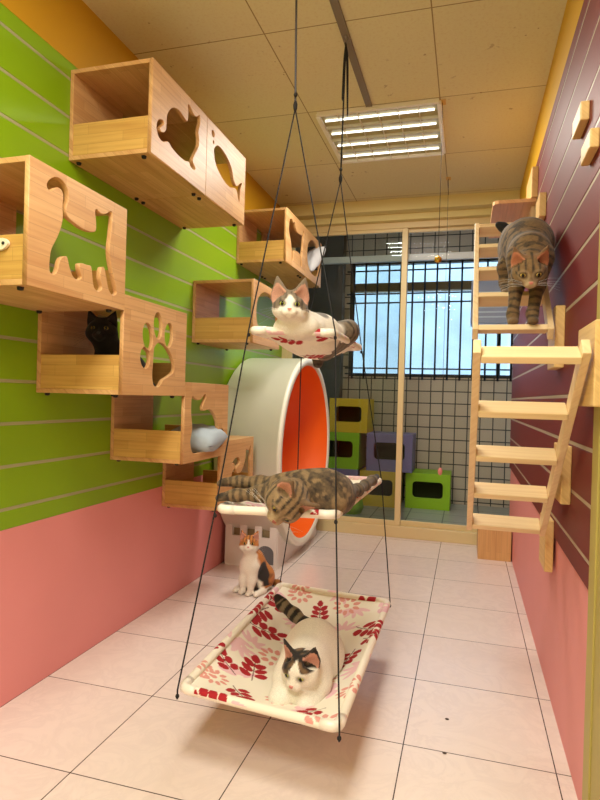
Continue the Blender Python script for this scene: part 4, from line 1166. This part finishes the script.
# --- white cat loafing in the lowest hammock
def botcat():
    k = Cat(); z = lambda x, y, r: hammock_z('bottom', x, y) + .004 + r
    zb = hammock_z('bottom', .63, .50)
    b1, b2 = V3(.645, .450, zb + .084), V3(.632, .63, zb + .092)
    k.rc(b1, b2, .098, .108, .06)
    k.el((.650, .385, zb + .066), (.104, .085, .066), None, .05)
    for sx in (-1, 1):
        k.el((.635 + sx * .066, .60, zb + .066), (.052, .095, .064), None, .04, 'haunch')
        k.el((.648 + sx * .048, .315, zb + .044), (.044, .050, .036), None, .03, 'leg')
    k.rc((.648, .45, zb + .115), (.662, .365, .285), .070, .056, .04)
    k.chain([(.60, .755, zb + .07), (.555, .80, zb + .10), (.49, .83, zb + .13), (.43, .845, zb + .16), (.405, .85, zb + .185)], [.030, .026, .024, .022, .017], .03, 'tail')
    hp = V3(.666, .325, .300)
    k.head(hp, V3(-.20, -.88, -.38), V3(-.05, -.35, 1), 1.18, 1.0, .030)
    W, D, B = C_(240, 233, 218), C_(34, 28, 24), C_(120, 92, 62)
    def col(i):
        V = i['V']; n = vnoise(V * 20, 8) - .5; n2 = vnoise(V * 55, 9) - .5
        c = np.tile(W, (len(V), 1)) * (1 + .05 * n[:, None])
        tl = i['part'] == 'tail'
        st = sstep(-.25, .3, np.sin(2 * math.pi * i['t'] / .042) + n2)
        tc = lerp(np.tile(C_(130, 116, 92), (len(V), 1)), np.tile(D, (len(V), 1)), st); c[tl] = tc[tl]
        c[tl & (i['t'] > .235)] = D
        rp = sstep(0, .02, .055 - np.linalg.norm(V - V3(.60, .775, zb + .10), axis=1) + .02 * n); c = lerp(c, np.tile(D, (len(V), 1)), rp)
        h = i['h']; hd = np.isin(i['part'], ['head', 'ear'])
        cap = sstep(-.003, .003, h[:, 2] - .008 - np.clip(.020 - np.abs(h[:, 1] - .002), 0, .1) * 1.5 - .35 * np.clip(h[:, 0], 0, .1) + .005 * n2 + .02 * sstep(.0, .03, -h[:, 1]) * sstep(.0, .02, h[:, 2] + .012))
        hc = lerp(np.tile(W, (len(V), 1)), lerp(np.tile(D, (len(V), 1)), np.tile(B, (len(V), 1)), sstep(.0, .4, n2 + .25 * sstep(0, .02, -h[:, 1]))), cap)
        hc = lerp(hc, np.tile(D, (len(V), 1)), np.exp(-(((np.abs(h[:, 1]) - .0215) / .011) ** 2 + ((h[:, 2] - .0065) / .009) ** 2) ** 2) * (h[:, 0] > .02) * .8)
        c[hd] = hc[hd]
        c = ears(i, c, C_(208, 150, 130), None)
        m = (i['part'] == 'ear') & ~i['inner']; c[m] = D * 1.2
        return c
    cat_build('cat', k, col, 'white cat with dark head patches curled up in the lowest hammock', M['eye_green'], M['nose_pink'])
botcat()

# --- tabby walking down the upper ladder
def ladcat():
    k = Cat(); s1, s2, s3 = V3(1.405, .90, 1.815), V3(1.408, 1.05, 1.895), V3(1.412, 1.21, 1.965)
    k.rc(s1, s2, .078, .094, .06); k.rc(s2, s3, .094, .086, .06)
    k.el(s1 + V3(0, -.03, -.03), (.070, .062, .075), None, .04)
    k.rc(s1 + V3(0, -.03, .0), (1.398, .80, 1.765), .060, .050, .05)
    for x, xf, y, yf, zf in ((1.365, 1.345, .87, .825, 1.522), (1.448, 1.415, .865, .805, 1.522)):
        k.chain([(x, y, 1.79), (x + (xf - x) * .4, y - .01, 1.68), (xf, yf + .012, 1.565), (xf, yf, zf + .016)], [.046, .027, .020, .018], .022)
        k.paw((xf, yf - .014, zf + .012), (0, -1, -.05), (0, 0, 1), 1.15)
    for x, pts in ((1.350, [(1.348, 1.14, 1.90), (1.326, 1.055, 1.80), (1.324, 1.065, 1.735), (1.326, 1.015, 1.682)]),
                   (1.468, [(1.468, 1.17, 1.92), (1.470, 1.11, 1.885), (1.456, 1.20, 1.850), (1.452, 1.165, 1.822)])):
        k.el((x, 1.17, 1.915), (.046, .085, .085), None, .05, 'haunch')
        k.chain(pts, [.048, .032, .020, .018], .025, 'leg')
        k.paw(V3(*pts[-1]) + V3(0, -.022, -.006), (0, -1, 0), (0, 0, 1), 1.15)
    k.chain([(1.40, 1.26, 1.98), (1.36, 1.33, 2.02), (1.325, 1.33, 2.05), (1.300, 1.32, 2.062)], [.026, .020, .017, .013], .03, 'tail')
    k.head((1.394, .760, 1.722), V3(.03, -.74, -.62), V3(0, -.55, .85), 1.20, .94, .045)
    def col(i):
        V = i['V']
        c = tabby(i, C_(120, 92, 56), C_(30, 23, 17), TL, 24, 13, [(1.40, .78, 1.74), s1, s2, s3])
        tl = i['part'] == 'tail'; c[tl] = C_(22, 19, 17)
        gr = sstep(1.92, 2.03, V[:, 2]) * (i['part'] == 'body'); c = lerp(c, c * .8 + C_(120, 120, 116) * .12, gr)
        return ears(i, c, C_(186, 118, 84), C_(120, 88, 58))
    cat_build('cat', k, col, 'brown tabby cat walking down the upper wooden ladder towards the viewer', M['eye_yellow'], M['nose_pink'])
ladcat()

# --- black cat in the paw print box
def blackcat():
    k = Cat(); zf = 1.208 + .018 + .001; B0 = V3(-.33, .70, zf)
    k.rc(B0 + V3(.03, .03, .09), B0 + V3(-.01, .0, .12), .085, .075, .05)
    k.rc(B0 + V3(-.01, -.02, .13), B0 + V3(-.025, -.07, .22), .065, .052, .05)
    for sx in (-1, 1):
        k.el(B0 + V3(sx * .06, .05, .055), (.045, .07, .054), None, .04, 'haunch')
        k.chain([B0 + V3(-.02 + sx * .04, -.05, .12), B0 + V3(-.02 + sx * .035, -.085, .018)], [.034, .020], .03)
        k.paw(B0 + V3(-.02 + sx * .035, -.098, .014), (0, -1, 0), (0, 0, 1), 1.1)
    k.chain([B0 + V3(.06, .10, .03), B0 + V3(.13, .06, .02), B0 + V3(.14, -.03, .02)], [.022, .019, .015], .02, 'tail')
    hp = B0 + V3(-.03, -.085, .262)
    k.head(hp, cam_o - hp - V3(.5, 0, 0), V3(0, 0, 1), 1.18, .88, .04)
    BK = C_(22, 19, 18)
    def col(i):
        n = vnoise(i['V'] * 30, 3) - .5
        c = np.tile(BK, (len(n), 1)) * (1 + .5 * n[:, None])
        return ears(i, c, C_(46, 36, 34))
    cat_build('cat', k, col, 'black cat sitting in the shadow inside the paw print box', M['eye_amber_dim'], M['nose_black'])
blackcat()


# small crumbs on the tiles
for x, y, lb in ((1.143, 0.715, 'dark crumb lying in the middle of a floor tile right of the hammock'), (1.142, 0.492, 'dark crumb on the grout line at the lower right floor')):
    p = (x, y)
    o = MB().ell((0, 0, .002), (.008, .006, .0025), None, 9, 5).build('crumb', M['crumb'], None, (p[0], p[1], 0)); tag(o, lb, 'crumb')

# ------------------------------------------------------------------ daylight outside
wd = bpy.data.worlds.new('sky'); scn.world = wd; wd.use_nodes = True
bgn = wd.node_tree.nodes['Background']; bgn.inputs[0].default_value = (.68, .83, 1.0, 1); bgn.inputs[1].default_value = 3.9

scn.view_settings.view_transform = 'Standard'
scn.view_settings.look = 'None'
scn.view_settings.exposure = 0.0
scn.view_settings.gamma = 1.0
